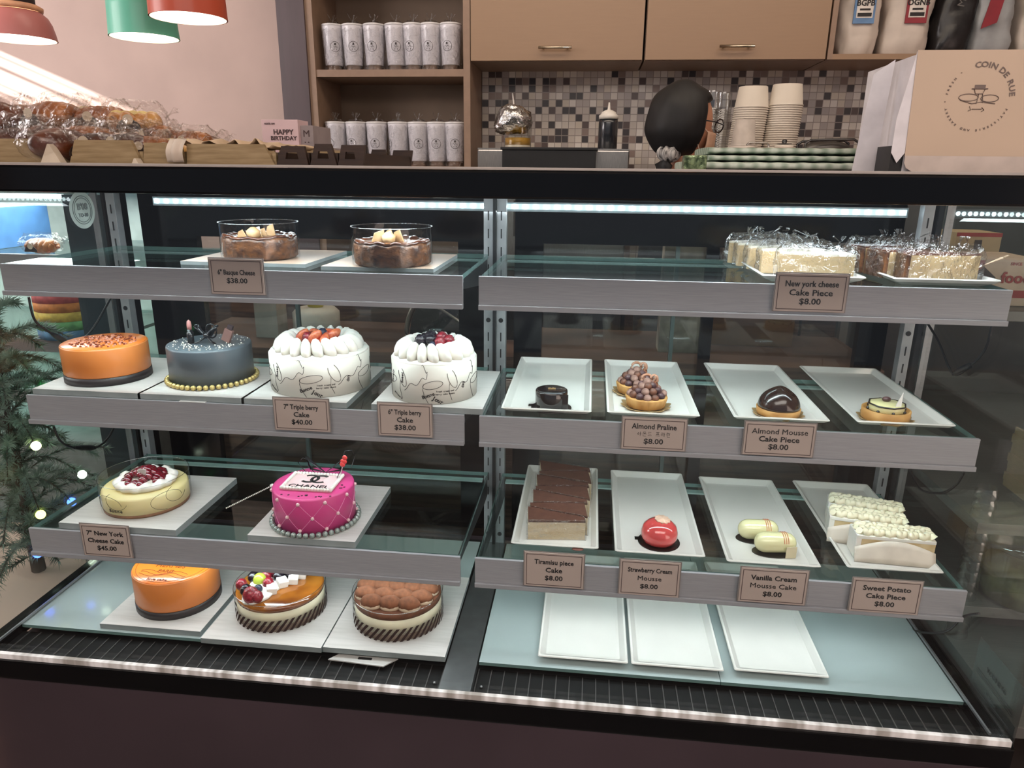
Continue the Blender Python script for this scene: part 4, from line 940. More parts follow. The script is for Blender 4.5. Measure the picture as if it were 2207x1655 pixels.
tag(MB().grid(lambda u, v: (a0-.010+.022*u+.008*v, .038-.008*math.sin(v*3)+.004*math.sin(u*9), TOP+.002+.030*v), 8, 10).build('paper_corner', mat('white_paper_scrap', 'd8cabb', .6), solid=.0006), 'white paper corner hanging over the front of the oak tray', 'paper')
for (u0, u1, vt, vb, lb) in ((88, 131, 313, 350, 'white paper tent card between the two left trays'), (284, 298, 340, 350, 'tiny white paper tent card at the foot of the second oak tray')):
    p = at_y(u0, vb, .03); q_ = at_y(u1, vb, .03); w = (q_.x-p.x)/2; h = (vb-vt)/1533*1.0
    tag(MB().prism([(-w, 0), (w, 0), (.001, h), (-.001, h)], 0, .012, Matrix.Translation((0, 0, 0)) @ FRONT).build('tent_card', mat('ivory_card', 'd0c2ae', .6), loc=((p.x+q_.x)/2, .042, TOP)), lb, 'card')
# wrapped breads
ORDN = ['', 'first', 'second', 'third', 'fourth', 'fifth', 'sixth', 'seventh', 'eighth', 'ninth', 'tenth', 'eleventh', 'twelfth', 'thirteenth', 'fourteenth', 'fifteenth', 'sixteenth', 'seventeenth', 'eighteenth', 'nineteenth', 'twentieth', 'twenty first']
BREADS = [('b8743a', '7a3f1c', 'braided golden'), ('7a3c1c', '3f1d10', 'dark glazed'), ('d8a45c', 'a86a30', 'pale golden'), ('5a3020', '2e1a12', 'dark chocolate')]
WRAPB = glassmat('bread_bag_film', (.97, .96, .95), .035, bump=.8, scale=30, rough=.22, power=2.2, gmul=.30, bd=.03, detail=3)
protos = []
def bread_proto(i):
    c1, c2, nm = BREADS[i]
    t = thing('wrapped_bread', '', 'bread', (0, 0, 0), 0, 'wrapped breads piled on the trays')
    m = mat('bread_crust_%d' % i, c1, .35, col2=c2, scale=22, bump=.5, coat=.3, bd=.004)
    q = MB()
    if i == 0:
        for s in (0, PI):
            q.tube([(-.042+.084*k/24, .012*math.sin(k*.75+s), .022+.009*math.cos(k*.75+s)) for k in range(25)], [.015*math.sin(PI*(k+2)/28)**.5 for k in range(25)], 12)
    elif i == 1: q.sph((0, 0, .022), .032, 24, 16, (1.35, .9, .68), fn=lambda v, p: v*(1+.10*abs(math.sin(p.x*6+p.y*2))))
    elif i == 2:
        for k in range(4): q.sph((-.030+.020*k, .004*(-1)**k, .021), .020, 18, 12, (.85, 1.2, .95))
    else: q.sph((0, 0, .020), .034, 24, 16, (1.2, .95, .58), fn=lambda v, p: v*(1+.05*math.sin(p.x*11)))
    q.build('bread', m, t)
    if i in (0, 2):
        q = MB()
        for k in range(5): q.sph((-.028+.014*k, .006*math.sin(k*2), .036), .009, 10, 8, (1.2, .8, .6))
        q.build('topping', mat('cream_topping', 'e8d08a', .5) if i == 2 else mat('red_topping', 'b8442c', .4, col2='d8985a', scale=50), t)
    def P(u, v):
        a = u*2*PI; ca, sa = math.cos(a), math.sin(a); e = .6
        k = math.sin(PI*(.10+.80*v))**.35; n = .006*nz((ca*2+i*3, sa*2, v*5))+.003*nz((ca*7, sa*7, v*12+i))
        return (.056*k*math.copysign(abs(ca)**e, ca)+ca*n, .038*k*math.copysign(abs(sa)**e, sa)+sa*n, .0005+.058*v+n*v)
    q = MB(); q.grid(P, 44, 16); q.build('clear_bag', WRAPB, t)
    q = MB()
    for k in range(4): q.tube([(.052, -.01+.007*k, .03), (.066, -.012+.009*k, .038+.004*k), (.074, -.014+.010*k, .040+.006*(k % 2))], [.004, .002, .005], 5, flat=.3)
    q.build('twisted_bag_end', WRAPB, t)
    l = MB().prism([(.020*math.cos(math.radians(x))*1.0, .019*math.sin(math.radians(x))*.9-.006) for x in range(0, 181, 15)], 0, .0006, T(-.004, -.0405, .014) @ FRONT).build('dark_label', mat('bag_label_dark', '2a1e1c', .4), t)
    MB().lathe([(.0005, 0), (.0085, 0), (.0085, .0006)], 24).build('round_sticker', mat('sticker_beige', 'bfae98', .5), l, loc=(-.004, -.0412, .024)).rotation_euler = (math.radians(90), 0, 0)
    return t
protos = [bread_proto(i) for i in range(4)]
used = [False]*4
spots = [(-40, .16, 0, 3, .1), (35, .10, 0, 3, -.1), (5, .20, 1, 1, .3), (62, .26, 1, 0, 0), (110, .13, 0, 1, .5), (138, .075, 0, 1, 1.3), (130, .20, 1, 0, -.2), (178, .24, 1, 2, .2), (190, .12, 0, 0, -.1), (222, .09, 0, 3, .05), (258, .16, 0, 2, .3), (232, .20, 1, 0, .1), (285, .10, 0, 3, -.1), (300, .20, .9, 2, .4), (322, .10, 0, 0, .2), (345, .20, .5, 0, -.3), (375, .12, 0, 2, .2), (415, .20, .3, 0, .1), (447, .26, .2, 1, -.2)]
LBLS = ['chocolate bread in a clear bag at the far left edge of the counter', 'dark labelled bag of bread at the left, round sticker on its front', 'glazed loaf in a clear bag stacked at the far left', 'bagged golden braid on the pile above the first tray', 'bagged dark glazed loaf right of the round sticker bag', 'dark brown loaf bag standing in the gap between the two left trays', 'bagged golden braid on top of the gap bread', 'bagged pale rolls on the pile above the second tray', 'bagged golden braid in the second oak tray', 'dark labelled bag in the middle of the second oak tray', 'bagged pale rolls in the second oak tray, rear', 'bagged braid with red topping on the pile above the second tray', 'dark labelled bag at the right end of the second oak tray', 'bagged pale rolls on the pile above the narrow tray', 'bagged braid at the left of the narrow oak tray', 'bagged braid lying on the pile above the narrow tray', 'bagged pale rolls at the right of the narrow oak tray', 'small bagged braid lying behind the greaseproof paper, left', 'small bagged loaf lying behind the greaseproof paper, right']
for (u, y, lay, k, rz), lb in zip(spots, LBLS):
    x = at_y(u, 330, y).x; z = TOP+.0075+lay*.040; sc = 1.0 if u < 200 else (.86 if u < 320 else .68)
    if y < .08: z = TOP+.001
    if not used[k]: o = protos[k]; used[k] = True; o.location = (x, y, z); o.rotation_euler = (0, 0, rz); o['label'] = lb; o.scale = (sc,)*3
    else: dup(protos[k], (x, y, z), rz, lb, None, sc)
# happy birthday boxes
PKC = mat('pale_pink_card', 'dcc0c4', .5, var=.02); GRC = mat('grey_printed_card', '9a8f90', .5)
def small_box(x0, x1, y0, y1, z0, z1, name, m, label, txt=None):
    cx, cy = (x0+x1)/2, y0
    t = thing(name, label, 'box', (cx, cy, z0)); w = (x1-x0)/2
    MB().box(-w, w, 0, y1-y0, 0, z1-z0, .0008).build('carton', m, t)
    if txt:
        q = MB()
        for s, sz, zz, xx in txt: q.text(s, sz, T(xx, -.0006, zz) @ FRONT, .03, sx=1.05)
        q.build('lettering', mat('brown_print', '4d3a3c', .5), t)
    return t
xa, xb = at_y(592, 330, .36).x, at_y(650, 330, .36).x
small_box(xa, xb+.002, .36, .46, TOP, TOP+.033, 'gift_box', PKC, 'pale pink box lying under the HAPPY BIRTHDAY box')
small_box(xb+.004, xb+.05, .37, .46, TOP, TOP+.031, 'printed_box', GRC, 'grey printed box under the darker printed box', [('* *', .02, .014, 0)])
small_box(at_y(565, 300, .36).x, at_y(643, 300, .36).x, .362, .41, TOP+.034, TOP+.077, 'birthday_box', PKC, 'pale pink box reading HAPPY BIRTHDAY', [('HAPPY', .0115, .022, .006), ('BIRTHDAY', .0095, .012, .006), ('NOTE ON', .004, .036, -.018)])
small_box(at_y(646, 300, .37).x, at_y(675, 300, .37).x, .372, .46, TOP+.033, TOP+.068, 'printed_box', GRC, 'darker grey printed box right of the HAPPY BIRTHDAY box', [('M', .016, .021, 0), ('. .', .012, .010, 0)])
# green checked paper packs
GM = bpy.data.materials.new('green_gingham'); GM.use_nodes = True; nt = GM.node_tree
tc = nt.nodes.new('ShaderNodeTexCoord'); sp = nt.nodes.new('ShaderNodeSeparateXYZ'); nt.links.new(tc.outputs['Object'], sp.inputs[0])
def band(o, f): return node_math(nt, 'MULTIPLY_ADD', node_math(nt, 'SINE', node_math(nt, 'MULTIPLY', o, f)), .5, .5)
f_ = node_math(nt, 'MULTIPLY', node_math(nt, 'ADD', band(sp.outputs[0], 300), band(sp.outputs[1], 300)), .5)
rp = nt.nodes.new('ShaderNodeValToRGB'); rp.color_ramp.elements[0].color = lin('c2ccbf'); rp.color_ramp.elements[0].position = .3; rp.color_ramp.elements[1].color = lin('6c8470'); rp.color_ramp.elements[1].position = .9
nt.links.new(f_, rp.inputs[0]); nt.links.new(rp.outputs[0], nt.nodes['Principled BSDF'].inputs['Base Color']); nt.nodes['Principled BSDF'].inputs['Roughness'].default_value = .45
for k, (u0, u1, y, z0, z1, lb) in enumerate(((1480, 1960, .22, 0, .0125, 'lowest green checked paper pack of the stack'), (1528, 1950, .24, .0128, .0225, 'middle green checked paper pack of the stack'), (1526, 1945, .25, .0228, .034, 'topmost green checked paper pack of the stack'))):
    x0, x1 = at_y(u0, 340, y).x, min(at_y(u1, 340, y).x, .70)
    q = MB()
    def P(u, v, x0=x0, x1=x1, y=y, z0=z0, z1=z1):
        a = v*2*PI; e = .5; ca, sa = math.cos(a), math.sin(a)
        return (x0+(x1-x0)*u, y+.08+.08*math.copysign(abs(ca)**e, ca), TOP+(z0+z1)/2+(z1-z0)/2*math.copysign(abs(sa)**e, sa)*(.93+.07*math.sin(u*60)))
    q.grid(P, 60, 28); n = 61
    q.f += [tuple(range(0, 29*n, n)), tuple(range(n-1, 29*n, n))[::-1]]; q.m += [0, 0]; q.sm += [False, False]
    tag(q.build('checked_paper_pack', GM), lb, 'paper pack', 'green checked paper packs')
xg0, xg1 = at_y(1474, 350, .19).x, at_y(1524, 350, .19).x
tag(MB().box(xg0, xg1, .19, .215, TOP, TOP+.020, .003).build('foil_bundle', mat('glittery_green_foil', '93a67c', .2, .5, col2='3c4c34', scale=120, bump=1)), 'small glittery green and gold bundle at the left end of the checked packs', 'bundle')
# cake box with shop emblem
t = thing('cake_box', 'large white cake box with a round shop emblem at the right end of the counter', 'box', (.562, .055, TOP))
KR = mat('warm_white_box_card', 'c4ad97', .42, var=.03, scale=5, coat=.15); BXW = mat('white_box_card', 'dcd8dc', .5)
MB().prism([(.004, .018), (.27, .018), (.27, .137), (.0, .137)], 0, .0012, Matrix.Translation((0, 0, 0)) @ FRONT).build('front_panel', KR, t)
MB().box(.004, .27, .004, .17, 0, .134).build('inner_carton', BXW, t)
P = [(.006+.012*(1-math.cos(math.radians(a)))*0+.0, 0) for a in (0,)]
MB().prism([(.014, 0), (.262, 0), (.270, .006), (.270, .0185), (.004, .0185), (.004, .010), (.007, .004)], 0, .0010, Matrix.Translation((0, -.0016, 0)) @ FRONT).build('tuck_flap', mat('box_flap_card', 'c2b4ab', .45), t)
MB().prism([(0, .135), (-.024, .118), (-.034, .0), (-.006, .0)], 0, .001, Matrix.Translation((-.002, .06, 0)) @ FRONT).build('side_flap', BXW, t)
MB().prism([(0, .136), (-.012, .060), (-.012, .022), (-.004, .010), (.004, .022)], 0, .001, Matrix.Translation((0, .001, 0)) @ FRONT).build('side_flap', BXW, t)
MB().box(-.011, .004, .003, .05, 0, .030).build('dark_gap', BLACKM, t)
ctr = at_y(2108, 212, .0535); cx_, cz_ = ctr.x-.562, ctr.z-TOP; RR = .036
q = MB(); INKB = mat('brown_emblem_ink', '6f5f58', .5)
def put(s, ang, sz, r, b=.02): q.text(s, sz, Matrix.Translation((cx_+r*math.cos(ang), -.0018, cz_+r*math.sin(ang))) @ FRONT @ Matrix.Rotation(ang-PI/2, 4, 'Z'), b, .0001, sx=1.15)
word = 'COIN DE RUE'
for j, ch in enumerate(word):
    if ch != ' ': put(ch, math.radians(100-sum({'I': 6.2, ' ': 6.0, 'E': 8.6}.get(c, 11.2)/2+{'I': 6.2, ' ': 6.0, 'E': 8.6}.get(d, 11.2)/2 for c, d in zip(word[:j], word[1:j+1]))), .0088, RR+.001)
small = 'PATISSERIE AND BAKERY * FRESH * '
for j, ch in enumerate(small):
    if ch != ' ': put(ch, math.radians(-20-j*7.0), .0034, RR)
q.build('emblem_lettering', INKB, t)
q = MB()
E = lambda pts, r=.0004: q.tube([(cx_+a, -.0018, cz_+b) for a, b in pts], r, 5)
q.box(cx_-.006, cx_+.006, -.0018, -.0014, cz_+.011, cz_+.015); E([(-.009, .0105), (.009, .0105)], .0006); E([(-.006, .010), (-.004, .005), (.004, .005), (.006, .010)])
E([(-.001+.011*math.cos(a)-.010, .001*1+.004*math.sin(a)) for a in [i/20*2*PI for i in range(21)]]); E([(.013+.010*math.cos(a), .0+.004*math.sin(a)) for a in [i/20*2*PI for i in range(21)]])
E([(-.020, -.002), (-.006, -.006), (.004, -.004), (.020, -.006)]); E([(.000, .005), (-.001, -.006)]); E([(.004, .005), (.006, -.005)])
E([(-.008, -.009), (-.006, -.013), (-.009, -.014)]); E([(-.005, -.012), (.006, -.012)]); E([(.006, -.010), (.009, -.013), (.006, -.015)])
q.build('emblem_drawing', INKB, t)
# ================================================================== TUMBLERS
TW = mat('white_tumbler_coat', 'cfccd2', .35, var=.02, coat=.3); TS = mat('steel_tumbler_foot', 'b8aca4', .25, 1)
def tumbler():
    t = thing('tumbler', '', 'tumbler', (0, 0, 0))
    MB().lathe([(.0335, .019), (.0345, .022), (.0425, .157), (.0425, .160)], 40).build('cup_body', TW, t)
    MB().lathe([(.031, 0), (.032, .002), (.0325, .019), (.033, .0195)], 40).build('steel_foot', TS, t)
    MB().lathe([(.0430, .1602), (.0432, .166), (.040, .168), (0, .168)], 40).build('lid', mat('white_lid', 'd8d5d6', .3), t)
    q = MB(); R = lambda z: .0345+(.0425-.0345)*(z-.022)/.135+.0004
    def on(a, z): r = R(z); return (r*math.sin(a), -r*math.cos(a), z)
    q.tube([on(.48*math.cos(i/32*2*PI), .085+.018*math.sin(i/32*2*PI)) for i in range(32)], .0008, 4, closed=True)
    q.tube([on(-.10+.2*i/6, .092) for i in range(7)], .0018, 6); q.tube([on(-.07+.14*i/6, .096) for i in range(7)], .0026, 6)
    q.tube([on(-.22+.44*i/12, .085+.002*math.sin(i)) for i in range(13)], .0006, 4); q.tube([on(-.12, .078), on(-.14, .073)], .0010, 4); q.tube([on(.12, .078), on(.14, .073)], .0010, 4)
    q.build('emblem', mat('emblem_ink', '3c3638', .5), t)
    def P(u, v):
        a = u*2*PI; n = .004*nz((math.cos(a)*2, math.sin(a)*2, v*4))+.003*nz((math.cos(a)*6, math.sin(a)*6, v*9)); k = .0428 if v < .85 else .0428*(1-(v-.85)*3.6)
        return ((k+n)*math.cos(a), (k+n)*math.sin(a), .001+.178*v+n)
    q = MB(); q.grid(P, 40, 24); q.build('clear_bag', WRAP, t)
    q = MB()
    for k in range(5): q.tube([(0, 0, .172), (.008*math.cos(k*1.3), .006*math.sin(k*1.3), .186), (.020*math.cos(k*1.3), .008*math.sin(k*1.3), .198+.004*(k % 3))], [.004, .0015, .004], 5, flat=.4)
    q.build('bag_top', WRAP, t)
    return t
tp = tumbler(); first = True
ORD = ['leftmost', 'second from left', 'third from left', 'middle', 'third from right', 'second from right', 'rightmost']
for row, (us, v, z, nm) in enumerate((((721, 764, 809, 855, 893, 930, 972), 140, 1.6182, 'upper'), ((728, 771, 815, 861, 903, 943, 984), 340, 1.2622, 'lower'))):
    for k, u in enumerate(us):
        x = at_y(u, v, 2.06).x; lb = 'white tumbler in a clear bag, %s on the %s shelf' % (ORD[k], nm); rz = (.5, .3, .0, .25, -.25, -.1, -.2)[k]*(1 if row == 0 else -.9)
        if row == 1 and k == 3: rz = -1.1
        x = min(max(x, -.865), -.372)
        if first: tp.location = (x, 2.06, z); tp.rotation_euler = (0, 0, rz); tp['label'] = lb; tp['group'] = 'wrapped white tumblers'; first = False
        else: dup(tp, (x, 2.06, z), rz, lb, 'wrapped white tumblers')
# ================================================================== KITCHEN THINGS
SZ = 1.3217
CLP = glassmat('clear_plastic', (.90, .91, .90), .13, rough=.08, power=2, gmul=.6)
p = at_y(1113, 322, 1.66)
t = thing('foil_covered_jar', 'clear jar of yellow sauce capped with crumpled foil, a spoon handle sticking up', 'jar', (p.x, 1.70, SZ))
MB().lathe([(.045, .0), (.047, .004), (.049, .10), (.049, .104)], 40).build('jar_wall', CLP, t)
MB().lathe([(.0445, .0125), (.0455, .036), (0, .036)], 40).build('yellow_sauce', mat('mustard_sauce', 'b88a20', .4, var=.15), t)
MB().lathe([(.0445, .0015), (.0445, .012), (0, .012)], 40).build('white_base', mat('cream_layer_sauce', 'd8d0c0', .5), t)
MB().sph((0, 0, 0), .058, 40, 28, (1.05, 1.05, .78), fn=lambda v, p: Vector((v.x, v.y, v.z+(-.034*max(0, -p.x+.2) if p.z < .2 else 0)))*(1+.13*nz(p, 3.2)+.09*nz(p, 9))).build('foil_cap', mat('crumpled_foil', 'c8c8c8', .22, 1, bump=.8, scale=70, bd=.006), t, loc=(-.010, 0, .098)).rotation_euler = (0, .35, 0)
MB().tube([(-.012, 0, .12), (-.018, .0, .170), (-.020, 0, .182)], [.005, .0065, .005], 8, flat=.4).build('spoon_handle', mat('white_spoon', 'd6d0cc', .4), t)
p = at_y(1309, 322, 1.66)
t = thing('squeeze_bottle', 'dark sauce squeeze bottle with a white nozzle cap', 'bottle', (p.x, 1.70, SZ))
MB().lathe([(.031, 0), (.033, .003), (.033, .085), (.031, .098)], 36).build('bottle_body', mat('dark_sauce_bottle', '23272d', .25, coat=.6), t)
MB().lathe([(.033, .0985), (.033, .110), (.026, .115), (.024, .121), (.012, .127), (.005, .129), (.0025, .152), (0, .152)], 36).build('nozzle_cap', mat('white_cap', 'ded9d2', .4), t)
def cup(name, r0, r1, h, m):
    return MB().lathe([(r1*.82, h-.0005), (r1*.82, h), (r1, h), (r0, .004), (r0*1.035, .004), (r0*1.035, 0), (r0*.97, 0), (r1*.97, h-.002)], 32).build(name, m)
PB_ = mat('white_paper_bowl', 'd9d0c4', .55, var=.01); base = cup('paper_bowl', .0575, .049, .070, PB_); used1 = False
BZ = 1.3257
nmax = {0: 20, 1: 21}
for s, (u, y) in enumerate(((1604, 1.86), (1678, 1.86))):
    x = at_y(u, 316, y).x
    for k in range(nmax[s]):
        side = ('left', 'right')[s]
        lb = 'white paper bowl on top of the %s bowl stack' % side if k == nmax[s]-1 else 'white paper bowl nested upside down, %s from the top of the %s stack' % (ORDN[nmax[s]-k], side)
        o = base if not used1 else base.copy()
        if used1: C.objects.link(o)
        used1 = True; o.location = (x+k*(.0006, .0004)[s], y, BZ+.0075*k); tag(o, lb, 'bowl', ('left', 'right')[s]+' stack of paper bowls')
x = at_y(1601, 316, 1.74).x
FR = mat('frosted_plastic_cup', 'c2b8b0', .35, spec=.8)
tag(cup('plastic_cup', .040, .033, .085, FR), 'frosted plastic cup standing upside down in front of the left bowl stack', 'cup').location = (x, 1.74, BZ+.012)
tag(MB().lathe([(.046, 0), (.048, .002), (.048, .0115), (.03, .0118)], 36).build('cup_lid_stack', mat('white_lids', 'cfc4ba', .4)), 'flat pile of pale lids under the frosted plastic cup', 'lids').location = (x, 1.74, BZ)
for k, (u, h, lb) in enumerate(((1532, .205, 'tall column of nested clear cups beside the head of the person'), (1556, .198, 'tall column of nested clear cups next to the left bowl stack'))):
    x = at_y(u, 316, 1.9).x
    t = thing('clear_cup_column', lb, 'cups', (x, 1.95, BZ), 0, 'columns of clear cups')
    for j in range(18): MB().lathe([(.030, 0), (.0305, .003), (.0275, .010 if j < 17 else .06)], 24, cap=False).build('clear_cup', CLP, t, loc=(0, 0, .0085*j*h/.2))
x = at_y(1644, 316, 1.62).x
bx = thing('steel_canister', 'low steel canister with a wire handle behind the checked packs', 'canister', (x, 1.70, BZ))
MB().lathe([(.042, 0), (.042, .004), (.038, .006), (0, .007)], 30).build('body', STEEL, bx)
MB().tube([(-.036, 0, .003), (-.036, 0, .015), (-.028, 0, .022), (.028, 0, .022), (.036, 0, .015), (.036, 0, .003)], .003, 8).build('wire_handle', STEEL, bx)
x = at_y(1692, 316, 1.62).x+.006
bx = thing('knobbed_lid', 'white lid with a black knob beside the wire handled canister', 'lid', (x, 1.66, BZ))
MB().lathe([(.030, 0), (.030, .012), (.014, .015), (0, .016)], 30).build('lid_body', PB_, bx)
MB().lathe([(.024, .0155), (.024, .018), (.007, .019), (.009, .026), (.006, .031), (0, .031)], 24).build('knob', BLP, bx)
x = at_y(1800, 316, 1.7).x
bx = thing('black_basket', 'black wire basket with a curved frame on the raised shelf', 'basket', (x, 1.74, BZ))
MB().tube([(-.088, 0, .002), (-.086, 0, .022), (-.070, 0, .032), (.070, 0, .036), (.086, 0, .026), (.088, 0, .002)], .0045, 8).build('frame', BLP, bx)
MB().tube([(-.088, .1, .002), (-.086, .1, .022), (-.070, .1, .032), (.070, .1, .036), (.086, .1, .026), (.088, .1, .002)], .0045, 8).build('rear_frame', BLP, bx)
MB().sph((0, .05, .010), .03, 20, 10, (2.6, 1.4, .75), fn=lambda v, p: v*(1+.1*nz(p, 5))).build('foil_parcel', mat('dull_foil', '6a6764', .4, .7, bump=.8, scale=30), bx)
# ================================================================== PERSON
HX, HY, HZ = .447, 1.40, 1.388
t = thing('person', 'person with black hair tied back, glasses and a face mask, seen from behind the counter', 'person', (HX, HY, 0))
SKIN = mat('skin', 'b98468', .5, var=.03, sss=.15); HAIR = mat('black_hair', '0d0c0e', .62, var=.3, scale=60, stretch=(1, 1, .1), bump=.3); CL = mat('dark_clothes', '17181c', .8, var=.15)
RZ = math.radians(24); Rm = Matrix.Rotation(RZ, 3, 'Z')
def skin_obj(name, pts, edges, radii, m, parent, root=0, sub=2):
    me = bpy.data.meshes.new(name); me.from_pydata(pts, edges, []); o = bpy.data.objects.new(name, me); C.objects.link(o); o.parent = parent
    md = o.modifiers.new('skin', 'SKIN'); md.use_smooth_shade = True
    for i, r in enumerate(radii): me.skin_vertices[0].data[i].radius = (r if isinstance(r, tuple) else (r, r))
    for i in range(len(pts)): me.skin_vertices[0].data[i].use_root = (i == root)
    s = o.modifiers.new('sub', 'SUBSURF'); s.levels = sub; s.render_levels = sub; me.materials.append(m); return o
def L(fx, fy, z): v = Rm @ Vector((fx, fy, 0)); return (v.x, v.y, z)
# body: 0 pelvis,1 waist,2 chest,3 neck base,4 neck top; arms, legs (forward is +fx)
pts = [L(0, 0, .74), L(.0, 0, .88), L(.0, 0, 1.05), L(-.01, 0, 1.16), L(.01, 0, 1.235),
       L(0, .11, 1.13), L(.02, .15, .95), L(.15, .13, .94), L(0, -.13, 1.13), L(.02, -.18, .95), L(.17, -.15, .94),
       L(0, .08, .68), L(.02, .09, .40), L(-.01, .09, .08), L(0, -.08, .68), L(.02, -.09, .40), L(-.01, -.09, .08), L(.12, .09, .03), L(.12, -.09, .03)]
ed = [(0, 1), (1, 2), (2, 3), (3, 4), (2, 5), (5, 6), (6, 7), (2, 8), (8, 9), (9, 10), (0, 11), (11, 12), (12, 13), (0, 14), (14, 15), (15, 16), (13, 17), (16, 18)]
skin_obj('clothed_body', pts, ed, [.12, .11, .12, .07, .045, .055, .042, .032, .055, .042, .032, .085, .06, .042, .085, .06, .042, .035, .035], CL, t)
skin_obj('neck', [L(0, 0, 1.20), L(.006, 0, 1.26), L(.015, 0, 1.33)], [(0, 1), (1, 2)], [.055, .050, .052], SKIN, t)
for s in (-1, 1):   # hands: palm and five separate curled fingers
    hx = .15 if s > 0 else .17; hy = .13 if s > 0 else -.15
    DZ = .04; P0 = [L(hx, hy, .94), L(hx+.05, hy, .935)]; E0 = [(0, 1)]; R0 = [(.022, .026), (.014, .036)]
    for k in range(4):
        o = len(P0); oy = (k-1.5)*.019; ln = (.032, .038, .035, .027)[k]
        P0 += [L(hx+.085, hy+oy, .933), L(hx+.085+ln, hy+oy, .925), L(hx+.085+ln*1.5, hy+oy, .908)]; E0 += [(1, o), (o, o+1), (o+1, o+2)]; R0 += [.0095, .0085, .0075]
    o = len(P0); P0 += [L(hx+.035, hy-s*.035, .930), L(hx+.065, hy-s*.048, .925)]; E0 += [(0, o), (o, o+1)]; R0 += [.0105, .0085]
    skin_obj('hand', P0, E0, R0, SKIN, t, 0, 1)
def headfn(v, p):
    x, y, z = v
    if p.x > 0: y *= 1-.10*p.x; 
    if p.z < -.2: x *= 1+.10*p.z; y *= 1+.28*(p.z+.2); x += .012*max(0, p.x)
    nose = .020*math.exp(-((p.y/.14)**2))*math.exp(-(((p.z+.16)/.16)**2))*(p.x > 0); lips = .006*math.exp(-((p.y/.25)**2))*math.exp(-(((p.z+.50)/.10)**2))*(p.x > 0)
    eye = -.006*(math.exp(-(((abs(p.y)-.36)/.14)**2))*math.exp(-(((p.z-.02)/.12)**2)))*(p.x > 0)
    return Vector((x+nose+lips+eye, y, z))
hd = MB().sph((0, 0, 0), .1, 48, 36, (.92, .74, 1.12), fn=headfn).build('head', SKIN, t, loc=(0, 0, HZ)); hd.rotation_euler = (.0, .10, RZ)
for s in (-1, 1):
    MB().sph((.076, .029*s, .006), .011, 14, 10, (.6, 1, .7)).build('eye', mat('eye_white', 'd8d4ce', .2), hd)
    MB().sph((-.002, .072*s, -.008), .028, 14, 12, (.55, .3, 1)).build('ear', SKIN, hd)
    MB().tube([(.104+.0*math.cos(a), .032*s+.022*math.cos(a), .006+.019*math.sin(a)) for a in [i/20*2*PI for i in range(20)]], .0022, 6, closed=True).build('glasses_rim', BLP, hd)
    MB().tube([(.104, .054*s, .008), (.06, .075*s, .010), (.0, .082*s, .008)], .0018, 6).build('glasses_temple', BLP, hd)
def hairfn(v, p):
    cut = max(0, p.x-.30)*(1 if p.z < .55 else 0)
    v = v*(1+.05*nz(p, 2.2)+.03*max(0, -p.z)*max(0, -p.x))
    return v*(1-.35*min(1, cut*3))+Vector((0, 0, -.012*max(0, -p.x)*(p.z < 0)))
h = MB().sph((0, 0, 0), .1, 48, 36, (1.02, 1.02, 1.10), fn=hairfn).build('hair', HAIR, hd, loc=(-.010, 0, .010))
MB().sph((0, 0, 0), .034, 24, 16, (1.0, .9, .7), fn=lambda v, p: v*(1+.12*math.sin(math.atan2(p.y, p.x)*7))).build('striped_scrunchie', mat('scrunchie_black_white', 'd8d4d0', .7, col2='1a1a1c', scale=55, stretch=(1, 3, .3), var=0), hd, loc=(-.052, -.035, -.092))
MB().tube([(-.055, -.03, -.09), (-.062, -.032, -.125), (-.055, -.03, -.155), (-.045, -.02, -.18)], [.024, .026, .02, .008], 12).build('ponytail', HAIR, hd)
def maskp(u, v):
    a = math.radians(-62+124*u); z = -.018-.075*v; k = 1-.25*max(0, v-.5)
    return ((.098*math.cos(a)+.012*(1-abs(2*u-1)))*k, .078*math.sin(a)*k, z)
MB().grid(maskp, 16, 8).build('face_mask', mat('beige_face_mask', 'c09a80', .7), hd, solid=.002)
q = MB()
for s in (-1, 1): q.tube([(.046*1, .069*s, -.02), (.01, .080*s, -.002), (-.004, .080*s, -.012), (.01, .078*s, -.05), (.04, .06*s, -.088)], .0012, 5)
q.build('mask_ear_loop', mat('mask_loop', 'd6bca8', .6), hd)
# ================================================================== PENDANT LAMPS
SHIN = mat('white_shade_inside', 'f6efe2', .6, var=0)
RIMW = mat('pale_wood_ring', 'd8a07c', .5, var=.08); GLOW = mat('lamp_glow', 'fff2dc', .4, emit=5, var=0)
def pendant(u, vb, y, r, h, prof, col, label, cap=None, ring=True):
    p = at_y(u, vb, y)
    t = thing('pendant_lamp', label, 'lamp', (p.x, y, p.z), 0, 'coloured pendant lamps')
    m = mat('shade_'+col, col, .45, var=.03, scale=5, coat=.1)
    q = MB(); P = [(r*a, h*b) for a, b in prof]; q.lathe(P, 64, cap=False); q.build('lamp_shade', [m], t)
    q = MB(); q.lathe([(a-.003, b) for a, b in P], 64, cap=False); q.build('shade_lining', SHIN, t)
    MB().lathe([(.001, h*.25), (P[0][0]-.006, h*.06), (P[0][0]-.006, h*.055)], 48, cap=False).build('diffuser', GLOW, t)
    top = P[-1][0]
    if ring: MB().lathe([(top-.012, h), (top+.004, h+.002), (top+.006, h+.012), (top-.004, h+.018), (0.001, h+.018)], 48).build('wood_ring', RIMW, t)
    MB().lathe([(top-.012, h+.0185), (top-.012, h+.07), (.02, h+.09), (0.006, h+.10)], 40).build('lamp_cap', mat('cap_'+(cap or '2a2e38'), cap or '2a2e38', .5), t)
    MB().tube([(0, 0, h+.10), (0, 0, 2.62-p.z)], .0035, 8).build('cord', BLACKM, t)
    return t
dome = [(1, 0), (.97, .28), (.92, .58), (.84, .82), (.74, .95), (.70, 1.0)]
